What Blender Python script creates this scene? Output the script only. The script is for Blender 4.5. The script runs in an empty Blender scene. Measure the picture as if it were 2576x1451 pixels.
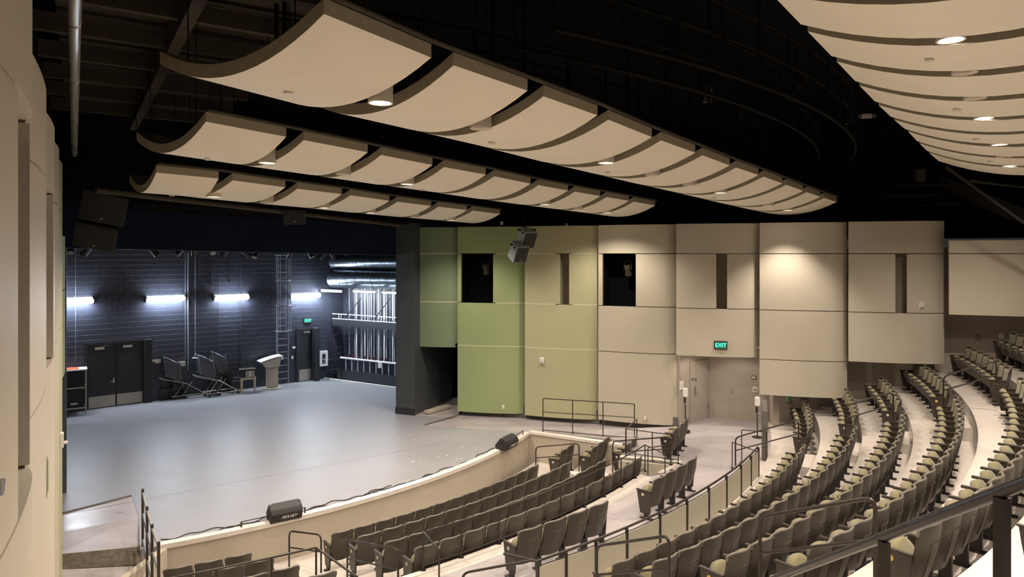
import bpy, bmesh, math, random
from mathutils import Vector, Matrix
from mathutils.geometry import tessellate_polygon
random.seed(7)
S = bpy.context.scene
COL = S.collection
EYE = 6.0           # camera height above the stage floor
F = 1700.0          # focal length in pixels of the 2576 wide frame

# ------------------------------------------------------------ camera, world, exposure
cd = bpy.data.cameras.new('camera'); cam = bpy.data.objects.new('camera', cd); COL.objects.link(cam)
cam.location = (0, 0, EYE); cam.rotation_euler = (math.pi/2, 0, 0)
cd.sensor_width = 36; cd.lens = 36*F/2576; cd.shift_y = -(725.5-638)/2576
cd.clip_start = .05; cd.clip_end = 200
S.camera = cam
S.view_settings.view_transform = 'Standard'; S.view_settings.look = 'None'
S.view_settings.gamma = 1; S.view_settings.use_curve_mapping = False
S.view_settings.exposure = 1.18
w = bpy.data.worlds.new('world'); S.world = w; w.use_nodes = True
w.node_tree.nodes['Background'].inputs[0].default_value = (.9, .85, .8, 1)
w.node_tree.nodes['Background'].inputs[1].default_value = 0.012
WARM = (1, .87, .73); COOL = (.78, .87, 1)
P_HOUSE = 540; P_STAGE = 54; P_REAR = 520

# ------------------------------------------------------------ pixel helpers used to survey the room
def G(px, py, z=0.0):
    v = py-638; Y = (EYE-z)*F/v
    return Vector(((px-1288)/F*Y, Y, z))
def D(px, py, Y):
    return Vector(((px-1288)/F*Y, Y, EYE-(py-638)/F*Y))
CB = Vector((-12.48, 28.51, 0)); CF = Vector((-14.72, 29.52, 0))
def pol(c, r, th, z=0.0): return Vector((c.x+r*math.cos(th), c.y+r*math.sin(th), z))
def th_at(c, r, px):
    lo, hi = -1.4, -.1
    k = (px-1288)/F
    f = lambda t: (c.x+r*math.cos(t))-k*(c.y+r*math.sin(t))
    for _ in range(60):
        m = (lo+hi)/2
        if f(m) < 0: lo = m
        else: hi = m
    # f grows with t over this range
    return (lo+hi)/2

# ------------------------------------------------------------ materials
def mat(name, col, rough=.6, metal=0., var=0., vs=6., bump=0., bs=60., spec=.5, emit=None, es=0., alpha=1., sheen=0.):
    m = bpy.data.materials.new(name); m.use_nodes = True; nt = m.node_tree; b = nt.nodes['Principled BSDF']
    b.inputs['Base Color'].default_value = (*col, 1); b.inputs['Roughness'].default_value = rough
    b.inputs['Metallic'].default_value = metal; b.inputs['Specular IOR Level'].default_value = spec
    if sheen: b.inputs['Sheen Weight'].default_value = sheen
    if alpha < 1: b.inputs['Alpha'].default_value = alpha
    if emit: b.inputs['Emission Color'].default_value = (*emit, 1); b.inputs['Emission Strength'].default_value = es
    tc = nt.nodes.new('ShaderNodeTexCoord')
    if var:
        n = nt.nodes.new('ShaderNodeTexNoise'); n.inputs['Scale'].default_value = vs; n.inputs['Detail'].default_value = 6
        r = nt.nodes.new('ShaderNodeValToRGB')
        r.color_ramp.elements[0].position = .3; r.color_ramp.elements[1].position = .7
        r.color_ramp.elements[0].color = (*[c*(1-var) for c in col], 1); r.color_ramp.elements[1].color = (*[min(1, c*(1+var)) for c in col], 1)
        nt.links.new(tc.outputs['Object'], n.inputs['Vector']); nt.links.new(n.outputs['Fac'], r.inputs[0]); nt.links.new(r.outputs[0], b.inputs['Base Color'])
    if bump:
        n2 = nt.nodes.new('ShaderNodeTexNoise'); n2.inputs['Scale'].default_value = bs; n2.inputs['Detail'].default_value = 3
        bp = nt.nodes.new('ShaderNodeBump'); bp.inputs['Strength'].default_value = bump; bp.inputs['Distance'].default_value = .01
        nt.links.new(tc.outputs['Object'], n2.inputs['Vector']); nt.links.new(n2.outputs['Fac'], bp.inputs['Height']); nt.links.new(bp.outputs[0], b.inputs['Normal'])
    return m
def block_mat(name, col, rough=.38, both=False):
    m = mat(name, col, rough); nt = m.node_tree; b = nt.nodes['Principled BSDF']
    tc = nt.nodes.new('ShaderNodeTexCoord'); sx = nt.nodes.new('ShaderNodeSeparateXYZ'); cb = nt.nodes.new('ShaderNodeCombineXYZ')
    nt.links.new(tc.outputs['Object'], sx.inputs[0])
    if both:
        ad = nt.nodes.new('ShaderNodeMath'); nt.links.new(sx.outputs[0], ad.inputs[0]); nt.links.new(sx.outputs[1], ad.inputs[1]); nt.links.new(ad.outputs[0], cb.inputs[0])
    else: nt.links.new(sx.outputs[0], cb.inputs[0])
    nt.links.new(sx.outputs[2], cb.inputs[1])
    br = nt.nodes.new('ShaderNodeTexBrick'); br.inputs['Scale'].default_value = 1; br.inputs['Brick Width'].default_value = .41; br.inputs['Row Height'].default_value = .205
    br.inputs['Mortar Size'].default_value = .009; br.inputs['Mortar Smooth'].default_value = .3
    br.inputs['Color1'].default_value = (*col, 1); br.inputs['Color2'].default_value = (*[c*.86 for c in col], 1); br.inputs['Mortar'].default_value = (*[c*.75 for c in col], 1)
    nt.links.new(cb.outputs[0], br.inputs['Vector']); nt.links.new(br.outputs['Color'], b.inputs['Base Color'])
    bp = nt.nodes.new('ShaderNodeBump'); bp.inputs['Strength'].default_value = .6; bp.inputs['Distance'].default_value = .010; bp.invert = True
    n2 = nt.nodes.new('ShaderNodeTexNoise'); n2.inputs['Scale'].default_value = 30; n2.inputs['Detail'].default_value = 4
    mx = nt.nodes.new('ShaderNodeMath'); mx.operation = 'MULTIPLY_ADD'; mx.inputs[1].default_value = .25
    nt.links.new(tc.outputs['Object'], n2.inputs['Vector']); nt.links.new(n2.outputs['Fac'], mx.inputs[0]); nt.links.new(br.outputs['Fac'], mx.inputs[2])
    nt.links.new(mx.outputs[0], bp.inputs['Height']); nt.links.new(bp.outputs[0], b.inputs['Normal'])
    return m
def floor_mat(name, col, rough, var, stretch=(.12, 1.6, 1), rot=0., rvar=.12):
    m = mat(name, col, rough); nt = m.node_tree; b = nt.nodes['Principled BSDF']
    tc = nt.nodes.new('ShaderNodeTexCoord'); mp = nt.nodes.new('ShaderNodeMapping'); mp.inputs['Scale'].default_value = stretch; mp.inputs['Rotation'].default_value = (0, 0, rot)
    n = nt.nodes.new('ShaderNodeTexNoise'); n.inputs['Scale'].default_value = 2.2; n.inputs['Detail'].default_value = 9; n.inputs['Roughness'].default_value = .65
    r = nt.nodes.new('ShaderNodeValToRGB'); r.color_ramp.elements[0].position = .32; r.color_ramp.elements[1].position = .68
    r.color_ramp.elements[0].color = (*[c*(1-var) for c in col], 1); r.color_ramp.elements[1].color = (*[min(1, c*(1+var)) for c in col], 1)
    nt.links.new(tc.outputs['Object'], mp.inputs[0]); nt.links.new(mp.outputs[0], n.inputs['Vector']); nt.links.new(n.outputs['Fac'], r.inputs[0]); nt.links.new(r.outputs[0], b.inputs['Base Color'])
    mr = nt.nodes.new('ShaderNodeMapRange'); mr.inputs[3].default_value = rough-rvar; mr.inputs[4].default_value = rough+rvar
    nt.links.new(n.outputs['Fac'], mr.inputs[0]); nt.links.new(mr.outputs[0], b.inputs['Roughness'])
    bp = nt.nodes.new('ShaderNodeBump'); bp.inputs['Strength'].default_value = .12; bp.inputs['Distance'].default_value = .01
    nt.links.new(n.outputs['Fac'], bp.inputs['Height']); nt.links.new(bp.outputs[0], b.inputs['Normal'])
    return m
M = {}
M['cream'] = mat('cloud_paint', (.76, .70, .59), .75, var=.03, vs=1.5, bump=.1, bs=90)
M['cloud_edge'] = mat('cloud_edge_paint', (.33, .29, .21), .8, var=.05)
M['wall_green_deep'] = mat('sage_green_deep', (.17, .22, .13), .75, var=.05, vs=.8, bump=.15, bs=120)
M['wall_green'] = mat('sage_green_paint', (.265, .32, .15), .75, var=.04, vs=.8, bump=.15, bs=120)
M['wall_olive'] = mat('olive_beige_paint', (.385, .365, .22), .75, var=.04, vs=.8, bump=.15, bs=120)
M['wall_tan'] = mat('tan_paint', (.45, .405, .315), .75, var=.04, vs=.8, bump=.15, bs=120)
M['wall_beige'] = mat('warm_beige_paint', (.49, .44, .355), .72, var=.04, vs=.8, bump=.15, bs=120)
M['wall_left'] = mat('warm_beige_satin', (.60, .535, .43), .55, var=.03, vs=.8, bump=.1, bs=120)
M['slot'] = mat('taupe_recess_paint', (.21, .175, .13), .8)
M['trim_light'] = mat('pale_reveal_strip', (.62, .58, .42), .5)
M['taupe'] = mat('taupe_wall_paint', (.36, .31, .26), .7, var=.04, vs=1, bump=.1)
M['kick'] = mat('dark_toe_kick', (.10, .09, .08), .6, var=.1)
M['block'] = block_mat('black_painted_block', (.030, .034, .050))
M['block_col'] = block_mat('black_painted_block_column', (.058, .064, .070), .5, True)
M['black'] = mat('matte_black', (.012, .012, .014), .8)
M['navy'] = mat('black_masking', (.010, .015, .032), .95, spec=.1, var=.15, vs=1.2, bump=.2, bs=20)
M['void'] = mat('black_void_paint', (.003, .003, .0035), .95, spec=.1)
M['steel_dark'] = mat('dark_brown_steel', (.035, .027, .022), .38, metal=.3, bump=.05)
M['truss'] = mat('black_truss_paint', (.006, .005, .0045), .9, spec=.1)
M['truss_dim'] = mat('dim_brown_steel', (.022, .018, .014), .8, spec=.2)
M['joist'] = mat('brown_black_joist', (.055, .047, .034), .8, spec=.2, var=.15, vs=3)
M['stage'] = floor_mat('grey_stage_floor', (.265, .262, .272), .42, .07, (.10, 1.4, 1), -.75)
M['stage_edge'] = mat('pale_curb_nosing', (.66, .60, .54), .5, var=.06, vs=5)
M['stage_wall'] = mat('taupe_stage_front', (.43, .37, .295), .75, var=.05, vs=1.2, bump=.1)
M['conc'] = floor_mat('polished_concrete', (.36, .325, .33), .30, .16, (.35, .9, 1), .4, .1)
M['tier'] = floor_mat('pale_sealed_concrete', (.555, .50, .45), .36, .07, (.8, .8, 1), .2, .08)
M['mat'] = mat('brown_ribbed_tread', (.085, .065, .045), .8, var=.35, vs=9, bump=.6, bs=40)
M['shell'] = mat('taupe_seat_plastic', (.052, .043, .032), .42, var=.10, vs=7, bump=.25, bs=160)
M['shell_edge'] = mat('seat_plastic_rim', (.15, .13, .105), .38)
M['fabric'] = mat('olive_seat_fabric', (.215, .19, .10), .9, var=.08, vs=30, bump=.4, bs=300, sheen=.2)
M['pan'] = mat('grey_brown_seat_underside', (.15, .13, .105), .5, var=.1, vs=10)
M['seat_steel'] = mat('black_seat_steel', (.018, .015, .014), .45)
M['chair_black'] = mat('black_chair_vinyl', (.055, .058, .068), .32)
M['ladder'] = mat('dark_blue_steel', (.21, .225, .26), .4, metal=.2)
M['chair_frame'] = mat('dark_chair_frame', (.32, .33, .36), .3, metal=.6)
M['arm'] = mat('dark_brown_armrest', (.04, .03, .024), .4)
M['badge'] = mat('cream_row_badge', (.75, .70, .58), .4)
M['brass'] = mat('brass_row_badge', (.80, .55, .16), .4, metal=.2)
M['ink'] = mat('black_ink', (.01, .01, .01), .6)
M['white'] = mat('white_plastic', (.75, .73, .70), .4)
M['offwhite'] = mat('cream_plastic', (.62, .57, .48), .45)
M['chrome'] = mat('brushed_steel', (.5, .5, .5), .3, metal=.9)
M['galv'] = mat('galvanised_duct', (.22, .25, .29), .30, metal=.9, var=.2, vs=4)
M['rope'] = mat('white_rope', (.70, .71, .74), .6)
M['rope_grey'] = mat('grey_rope', (.35, .37, .42), .6)
M['maroon'] = mat('maroon_rope_lock', (.10, .03, .03), .5)
M['glow_cool'] = mat('lit_fluorescent_lens', (.9, .95, 1), .5, emit=(.80, .90, 1), es=24)
M['glow_warm'] = mat('lit_downlight_lens', (1, .9, .8), .5, emit=(1, .90, .78), es=16)
M['lens_off'] = mat('unlit_reflector', (.40, .36, .30), .25, metal=.6)
M['exit'] = mat('exit_green_letters', (.02, .9, .5), .5, emit=(.02, 1, .52), es=2.2)
M['exit_back'] = mat('exit_sign_face', (.05, .06, .045), .4, emit=(.03, .30, .14), es=.12)
M['kickplate'] = mat('satin_kickplate', (.42, .38, .32), .35, metal=.5)
M['door'] = mat('charcoal_door_paint', (.020, .021, .026), .5, var=.1)
M['wood_pale'] = mat('pale_wood', (.62, .50, .34), .5, var=.08, vs=20)
M['lectern'] = mat('taupe_lectern_laminate', (.42, .37, .29), .5)
M['orange'] = mat('orange_cloth', (.85, .10, .03), .8, emit=None)
M['spk'] = mat('black_speaker_cabinet', (.02, .018, .018), .6, bump=.3, bs=120)
M['spk_grey'] = mat('grey_speaker_cabinet', (.26, .27, .25), .55)
M['green_box'] = mat('green_wall_box', (.25, .50, .22), .5)
M['cable'] = mat('black_cable', (.02, .018, .018), .6)
M['cab_metal'] = mat('pale_cart_metal', (.45, .43, .38), .35, metal=.6)
M['fix'] = mat('theatre_light_body', (.03, .03, .032), .5)
M['fixglass'] = mat('theatre_light_lens', (.30, .31, .33), .2, metal=.5)

# ------------------------------------------------------------ mesh building
class MB:
    def __init__(s): s.v = []; s.f = []; s.sm = []
    def add(s, vs, fs, smooth=False):
        o = len(s.v); s.v += [tuple(v) for v in vs]; s.f += [tuple(i+o for i in f) for f in fs]; s.sm += [smooth]*len(fs); return s
    def box(s, c, d, rz=0., rx=0., ry=0.):
        hx, hy, hz = d[0]/2, d[1]/2, d[2]/2
        R = Matrix.Rotation(rz, 3, 'Z') @ Matrix.Rotation(ry, 3, 'Y') @ Matrix.Rotation(rx, 3, 'X'); c = Vector(c)
        vs = [c+R @ Vector((x*hx, y*hy, z*hz)) for z in (-1, 1) for (x, y) in ((-1, -1), (1, -1), (1, 1), (-1, 1))]
        return s.add(vs, [(3, 2, 1, 0), (4, 5, 6, 7), (0, 1, 5, 4), (1, 2, 6, 5), (2, 3, 7, 6), (3, 0, 4, 7)])
    def hexa(s, b, t):
        return s.add(list(b)+list(t), [(3, 2, 1, 0), (4, 5, 6, 7), (0, 1, 5, 4), (1, 2, 6, 5), (2, 3, 7, 6), (3, 0, 4, 7)])
    def prism(s, pts, z0, z1):
        n = len(pts); vs = [(p[0], p[1], z0) for p in pts]+[(p[0], p[1], z1) for p in pts]
        return s.add(vs, [tuple(range(n))[::-1], tuple(range(n, 2*n))]+[(i, (i+1) % n, (i+1) % n+n, i+n) for i in range(n)])
    def extr(s, prof, y0, y1, axis='x'):    # profile (a,b) extruded
        n = len(prof)
        if axis == 'x': vs = [(y0, a, b) for a, b in prof]+[(y1, a, b) for a, b in prof]
        else: vs = [(a, y0, b) for a, b in prof]+[(a, y1, b) for a, b in prof]
        return s.add(vs, [tuple(range(n))[::-1], tuple(range(n, 2*n))]+[(i, (i+1) % n, (i+1) % n+n, i+n) for i in range(n)])
    def tube(s, path, r, n=8, closed=False):
        P = [Vector(p) for p in path]; rings = []
        up = Vector((0, 0, 1))
        for i, p in enumerate(P):
            if closed: d = P[(i+1) % len(P)]-P[i-1]
            else: d = P[min(i+1, len(P)-1)]-P[max(i-1, 0)]
            d = d.normalized(); a = d.cross(up)
            if a.length < .05: a = d.cross(Vector((1, 0, 0)))
            if rings and False: pass
            a.normalize(); b = a.cross(d).normalized()
            rings.append([p+a*r*math.cos(2*math.pi*k/n)+b*r*math.sin(2*math.pi*k/n) for k in range(n)])
        # align rings to avoid twist
        for i in range(1, len(rings)):
            best = min(range(n), key=lambda o: sum((rings[i][(k+o) % n]-rings[i-1][k]).length for k in range(n)))
            rings[i] = rings[i][best:]+rings[i][:best]
        vs = [v for rg in rings for v in rg]; m = len(rings); fs = []
        for i in range(m-1+(1 if closed else 0)):
            j = (i+1) % m
            for k in range(n): fs.append((i*n+k, i*n+(k+1) % n, j*n+(k+1) % n, j*n+k))
        s.add(vs, fs, True)
        if not closed: s.add([rings[0][k] for k in range(n)], [tuple(range(n))[::-1]]); s.add([rings[-1][k] for k in range(n)], [tuple(range(n))])
        return s
    def cyl(s, c, r, h, n=20, axis='z', r2=None):
        c = Vector(c); r2 = r if r2 is None else r2
        ax = {'z': (Vector((1, 0, 0)), Vector((0, 1, 0)), Vector((0, 0, 1))), 'x': (Vector((0, 1, 0)), Vector((0, 0, 1)), Vector((1, 0, 0))), 'y': (Vector((0, 0, 1)), Vector((1, 0, 0)), Vector((0, 1, 0)))}[axis]
        lo = [c+ax[0]*r*math.cos(2*math.pi*k/n)+ax[1]*r*math.sin(2*math.pi*k/n)-ax[2]*h/2 for k in range(n)]
        hi = [c+ax[0]*r2*math.cos(2*math.pi*k/n)+ax[1]*r2*math.sin(2*math.pi*k/n)+ax[2]*h/2 for k in range(n)]
        s.add(lo+hi, [(k, (k+1) % n, n+(k+1) % n, n+k) for k in range(n)], True)
        s.add(lo, [tuple(range(n))[::-1]]); s.add(hi, [tuple(range(n))]); return s
    def grid(s, rows, smooth=True, flip=False):
        n = len(rows[0]); vs = [p for r in rows for p in r]
        fs = [((i*n+j), (i*n+j+1), ((i+1)*n+j+1), ((i+1)*n+j)) for i in range(len(rows)-1) for j in range(n-1)]
        if flip: fs = [f[::-1] for f in fs]
        return s.add(vs, fs, smooth)
    def slab(s, lo, hi):        # two matching grids closed round the rim
        n = len(lo[0]); m = len(lo)
        s.grid(lo, True, True); s.grid(hi, True)
        rim = [(0, j) for j in range(n)]+[(i, n-1) for i in range(1, m)]+[(m-1, j) for j in range(n-2, -1, -1)]+[(i, 0) for i in range(m-2, 0, -1)]
        vs = [lo[i][j] for i, j in rim]+[hi[i][j] for i, j in rim]; k = len(rim)
        return s.add(vs, [(i, (i+1) % k, (i+1) % k+k, i+k) for i in range(k)])
    def build(s, name, m, parent=None, bevel=0, loc=None, weld=False, local_to=None):
        me = bpy.data.meshes.new(name); me.from_pydata(s.v, [], s.f); me.polygons.foreach_set('use_smooth', s.sm)
        bm = bmesh.new(); bm.from_mesh(me)
        if weld or bevel: bmesh.ops.remove_doubles(bm, verts=bm.verts, dist=1e-5)
        bmesh.ops.recalc_face_normals(bm, faces=bm.faces)
        if bevel:
            es = [e for e in bm.edges if len(e.link_faces) == 2 and e.calc_face_angle(0) > .6]
            try: bmesh.ops.bevel(bm, geom=es, offset=bevel, segments=2, affect='EDGES', clamp_overlap=True)
            except Exception: pass
        bm.to_mesh(me); bm.free()
        me.materials.append(M[m] if isinstance(m, str) else m)
        o = bpy.data.objects.new(name, me); COL.objects.link(o)
        if parent: o.parent = parent
        if loc is not None: o.location = loc
        return o
def recentre(o, p):
    p = Vector(p); o.data.transform(Matrix.Translation(-p)); o.location = p; return o
def tag(o, label, cat, group=None, kind=None):
    o['label'] = label; o['category'] = cat
    if group: o['group'] = group
    if kind: o['kind'] = kind
    return o
def empty(name, loc, rz, label, cat, group=None):
    o = bpy.data.objects.new(name, None); COL.objects.link(o); o.location = loc; o.rotation_euler = (0, 0, rz); o.empty_display_size = .1
    return tag(o, label, cat, group)
def struct(mb, name, m, bevel=0):
    o = mb.build(name, m, None, bevel); o['kind'] = 'structure'; return o
def copy_tree(o, parent=None):
    c = o.copy(); COL.objects.link(c); c.parent = parent
    for ch in [x for x in o.children]: copy_tree(ch, c)
    return c
def text(name, s, size, m, parent, loc, rot, ext=.002, shear=0.):
    cu = bpy.data.curves.new(name, 'FONT'); cu.body = s; cu.size = size; cu.extrude = ext; cu.align_x = 'CENTER'; cu.align_y = 'CENTER'; cu.shear = shear
    t_ = bpy.data.objects.new(name, cu); COL.objects.link(t_); bpy.context.view_layer.update()
    me = bpy.data.meshes.new_from_object(t_.evaluated_get(bpy.context.evaluated_depsgraph_get())); bpy.data.objects.remove(t_); me.materials.clear(); me.materials.append(M[m])
    o = bpy.data.objects.new(name, me); COL.objects.link(o); o.parent = parent; o.location = loc; o.rotation_euler = rot
    return o
ORD = ['first', 'second', 'third', 'fourth', 'fifth', 'sixth', 'seventh', 'eighth', 'ninth', 'tenth', 'eleventh', 'twelfth', 'thirteenth', 'fourteenth', 'fifteenth', 'sixteenth', 'seventeenth', 'eighteenth', 'nineteenth', 'twentieth', 'twenty-first', 'twenty-second']
def wallseg(name, p0, p1, z0, z1, th, m, parent=None):   # local x runs along the wall, y is its depth behind the face
    p0 = Vector((p0[0], p0[1], 0)); p1 = Vector((p1[0], p1[1], 0)); d = p1-p0; L = d.length
    mb = MB(); mb.box((L/2, th/2, (z0+z1)/2), (L, abs(th), z1-z0)); o = mb.build(name, m, parent)
    o.location = p0; o.rotation_euler = (0, 0, math.atan2(d.y, d.x)); o['kind'] = 'structure'; return o
def spot(name, loc, power, color, size=2.4, blend=.6, rad=.12, parent=None, tgt=None):
    l = bpy.data.lights.new(name, 'SPOT'); l.energy = power; l.color = color; l.spot_size = size; l.spot_blend = blend; l.shadow_soft_size = rad
    o = bpy.data.objects.new(name, l); COL.objects.link(o); o.location = loc
    if tgt is not None: o.rotation_euler = (Vector(tgt)-Vector(loc)).to_track_quat('-Z', 'Y').to_euler()
    if parent: o.parent = parent
    return o
# ============================================================ THE ROOM
def V3_(p, z): return Vector((p[0], p[1], z))
PL = Vector((-11.18, 16.96, 0)); PR0 = G(996, 1040); PR1 = G(1043, 1045)
BW0 = G(222, 1030); BWc = G(815, 952); bdir = (BWc-BW0).normalized()
BWL = BW0-bdir*3.2; BWR = BWc+bdir*1.02
sdir = (G(996, 976)-BWc).normalized(); SWR = BWR+sdir*9.5
wallseg('wall_back', BWL, BWR, -1.3, 10.2, .3, 'block')
wallseg('wall_stage_right', BWR, SWR, -1.3, 10.2, .3, 'block')
# left flank of the stage, behind the left pillar
sl = BWL-Vector((-bdir.y, bdir.x, 0))*-0.0
wallseg('wall_stage_left', PL+Vector((-1.6, 1.0, 0)), BWL, -.2, 10.2, -.3, 'block')
# stage floor
def poly(pts, z, name, m, th=.3, kind='structure'):
    bm = bmesh.new(); top = [bm.verts.new((p[0], p[1], (p[2] if len(p) > 2 and z is None else z))) for p in pts]
    bot = [bm.verts.new((v.co.x, v.co.y, v.co.z-th)) for v in top]; n = len(top)
    for a_, b_, c_ in tessellate_polygon([[Vector((v.co.x, v.co.y, 0)) for v in top]]):
        try: bm.faces.new((top[a_], top[b_], top[c_])); bm.faces.new((bot[c_], bot[b_], bot[a_]))
        except ValueError: pass
    for i in range(n): bm.faces.new((top[(i+1) % n], top[i], bot[i], bot[(i+1) % n]))
    bmesh.ops.recalc_face_normals(bm, faces=bm.faces)
    me = bpy.data.meshes.new(name); bm.to_mesh(me); bm.free(); me.materials.append(M[m]); o = bpy.data.objects.new(name, me); COL.objects.link(o)
    if kind: o['kind'] = kind
    return o
lip_px = [(402, 1386), (500, 1361), (608, 1333), (690, 1311), (769, 1289), (900, 1254.5), (1010, 1221), (1149, 1170), (1254, 1131.5), (1359, 1092)]
lip_px = [(402, 1386), (505, 1362), (608, 1335), (690, 1316), (769, 1293), (835, 1273), (900, 1253), (955, 1237), (1010, 1218), (1080, 1196), (1149, 1171), (1205, 1151), (1254, 1131), (1310, 1111), (1359, 1092)]
LIP = [G(x, y) for x, y in lip_px]
# smooth the edge as an arc about the seating centre
lr = [(math.atan2((p-CF).y, (p-CF).x), math.hypot((p-CF).x, (p-CF).y)) for p in LIP]
def fitline(pr):
    n = len(pr); sx = sum(a for a, _ in pr); sy = sum(b for _, b in pr); sxx = sum(a*a for a, _ in pr); sxy = sum(a*b for a, b in pr)
    k = (n*sxy-sx*sy)/(n*sxx-sx*sx); return k, (sy-k*sx)/n
lk, lb = fitline(lr)
LT0, LT1 = lr[0][0], lr[-1][0]
def lip(t, dr=0., z=0.): return pol(CF, lk*t+lb+dr, t, z)
NL = 40; LIPS = [lip(LT0+(LT1-LT0)*i/NL) for i in range(NL+1)]
stage_pts = [BWL+Vector((.02, 0, 0)), BWc, G(996, 976)+sdir*2.5, PR0+Vector((1.2, 2.5, 0)), G(1043, 1045)+Vector((.1, .1, 0)), G(1150, 1048), G(1070, 1070)] + LIPS[::-1] + [G(352, 1382), G(349, 1300), G(332, 1248), G(158, 1291), PL+Vector((.1, -.6, 0)), PL+Vector((-.6, .5, 0))]
poly(stage_pts, 0, 'floor_stage', 'stage', .9)
# seams in the stage floor covering
mb = MB()
for a, b in (((165, 1293), (1100, 1117)),):
    p, q = G(*a, .001), G(*b, .001); d = (q-p).normalized(); nn = Vector((-d.y, d.x, 0))*.008
    mb.add([p-nn, q-nn, q+nn, p+nn], [(0, 1, 2, 3)])
o = struct(mb, 'floor_seam', 'kick')
# lower concrete at the left of the stage and brown tread
rq = [(G(332, 1248, -.005), G(158, 1291, -.005)), (G(349, 1300, -.01), G(150, 1340, -.01)), (G(352, 1374, -.08), G(140, 1393, -.08)), (G(368, 1440, -.22), G(130, 1451, -.22)), (G(380, 1560, -.45), G(110, 1560, -.45))]
mb = MB(); mb.slab([[p-Vector((0, 0, .4)) for p in r] for r in rq], [list(r) for r in rq]); mb.sm = [False]*len(mb.sm); struct(mb, 'floor_left_ramp', 'conc')
mb = MB(); a = [G(142, 1396, -.08), G(351, 1376, -.08), G(362, 1420, -.17), G(134, 1434, -.19)]
mb.hexa([p-Vector((0, 0, .02)) for p in a], [p+Vector((0, 0, .012)) for p in a]); tag(mb.build('floor_mat', 'mat'), 'brown speckled tread mat across the foot of the left stage ramp', 'floor mat')
mb = MB(); a, b = G(158, 1291, 0), G(330, 1247, 0); d = (b-a).normalized(); nn = Vector((-d.y, d.x, 0))*.035
mb.hexa([a-nn, b-nn, b+nn, a+nn], [p+Vector((0, 0, .02)) for p in (a-nn, b-nn, b+nn, a+nn)]); tag(mb.build('threshold_strip', 'kick'), 'dark threshold strip where grey stage floor meets the left ramp', 'threshold')
mb = MB(); a, b = G(1070, 1069, 0), G(1150, 1046, 0); d = (b-a).normalized(); nn = Vector((-d.y, d.x, 0))*.05
mb.hexa([a-nn, b-nn, b+nn, a+nn], [p+Vector((0, 0, .025)) for p in (a-nn, b-nn, b+nn, a+nn)]); tag(mb.build('threshold_strip', 'kick'), 'dark threshold strip beside the black block pillar and doorway', 'threshold')
# rigging pit floor, white floor edge
poly([BWc+sdir*-.2, BWR, BWR+sdir*9, G(996, 976)+sdir*4+Vector((0, 0, 0))], -1.2, 'floor_rigging_pit', 'kick', .1)
mb = MB(); a, b = BWc, G(996, 976)+sdir*2.3; nn = Vector((-sdir.y, sdir.x, 0))*.06
mb.hexa([a-nn, b-nn, b+nn, a+nn], [p+Vector((0, 0, .05)) for p in (a-nn, b-nn, b+nn, a+nn)]); o = struct(mb, 'trim_1', 'white')
q0_ = BWc+sdir*.75; q1_ = G(996, 976)+sdir*2.3
mb = MB(); mb.hexa([V3_(q0_+nn*2, .06), V3_(q1_+nn*2, .06), V3_(q1_+nn*2.6, .06), V3_(q0_+nn*2.6, .06)], [V3_(q0_+nn*2, .5), V3_(q1_+nn*2, .5), V3_(q1_+nn*2.6, .5), V3_(q0_+nn*2.6, .5)])
kb = mb.build('kick_board', 'door'); tag(kb, 'low charcoal guard board along the rigging pit edge', 'guard board')

# left pillar (block) and right pillar
def column(name, p, size, rz, z0, z1, m):
    mb = MB(); mb.box((0, 0, (z0+z1)/2), (size[0], size[1], z1-z0)); o = mb.build(name, m); o.location = p; o.rotation_euler = (0, 0, rz); o['kind'] = 'structure'; return o
pd = (PR1-PR0); prz = math.atan2(pd.y, pd.x); pn = Vector((-pd.normalized().y, pd.normalized().x, 0))
mb = MB(); L = pd.length; mb.box((L/2, 1.5, 3.4), (L, 3.0, 8.6)); o = mb.build('wall_proscenium_right', 'block_col'); o.location = PR0; o.rotation_euler = (0, 0, prz); o['kind'] = 'structure'
mb = MB(); mb.box((L/2, -.012, .12), (L+.03, .024, .24)); o = mb.build('baseboard_pillar', 'door'); o.location = PR0; o.rotation_euler = (0, 0, prz); o['kind'] = 'structure'
mb = MB(); mb.box((-.35, .45, 3.4), (.7, .9, 8.6)); o = mb.build('wall_proscenium_left', 'block_col'); o.location = PL; o.rotation_euler = (0, 0, math.radians(33)); o['kind'] = 'structure'

# ---------------------------------------------------------------- curved wall panels, right side
CX = [(-3.6, 25.45), (-1.98, 25.15), (.51, 24.55), (3.06, 23.65), (5.50, 22.6), (8.0, 21.85), (10.47, 21.05), (13.05, 20.3), (16.2, 18.9)]
SEAM = [7.0, 6.0, 4.2, 2.62, .16]
def bowed(p0, p1, front, back, bulge, n=14):      # plan of one billowing panel: left edge stands proud, right edge turns back
    p0 = Vector((*p0, 0)); p1 = Vector((*p1, 0)); d = (p1-p0).normalized(); nn = Vector((d.y, -d.x, 0)); L = (p1-p0).length
    out = []
    for i in range(n+1):
        t = i/n; off = front*(1-t)+back*t+bulge*math.sin(math.pi*min(1, t*1.0))
        if t > .86: off -= .16*((t-.86)/.14)**1.5
        out.append(p0+d*L*t+nn*off)
    return out, nn
def piece(plan, nn, t0, t1, z0, z1, name, m, parent, th=.12, z0b=None):
    n = len(plan)-1
    def at(t):
        x = t*n; i = min(int(x), n-1); return plan[i].lerp(plan[i+1], x-i)
    k = max(2, int(round((t1-t0)*n))); ts = [t0+(t1-t0)*i/k for i in range(k+1)]
    lo = []; hi = []
    for z in (z0, z1):
        hi.append([Vector((at(t).x, at(t).y, z)) for t in ts]); lo.append([Vector((at(t).x, at(t).y, z))-nn*th for t in ts])
    mb = MB(); mb.slab(lo, hi); o = mb.build(name, m, parent)
    return o
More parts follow.
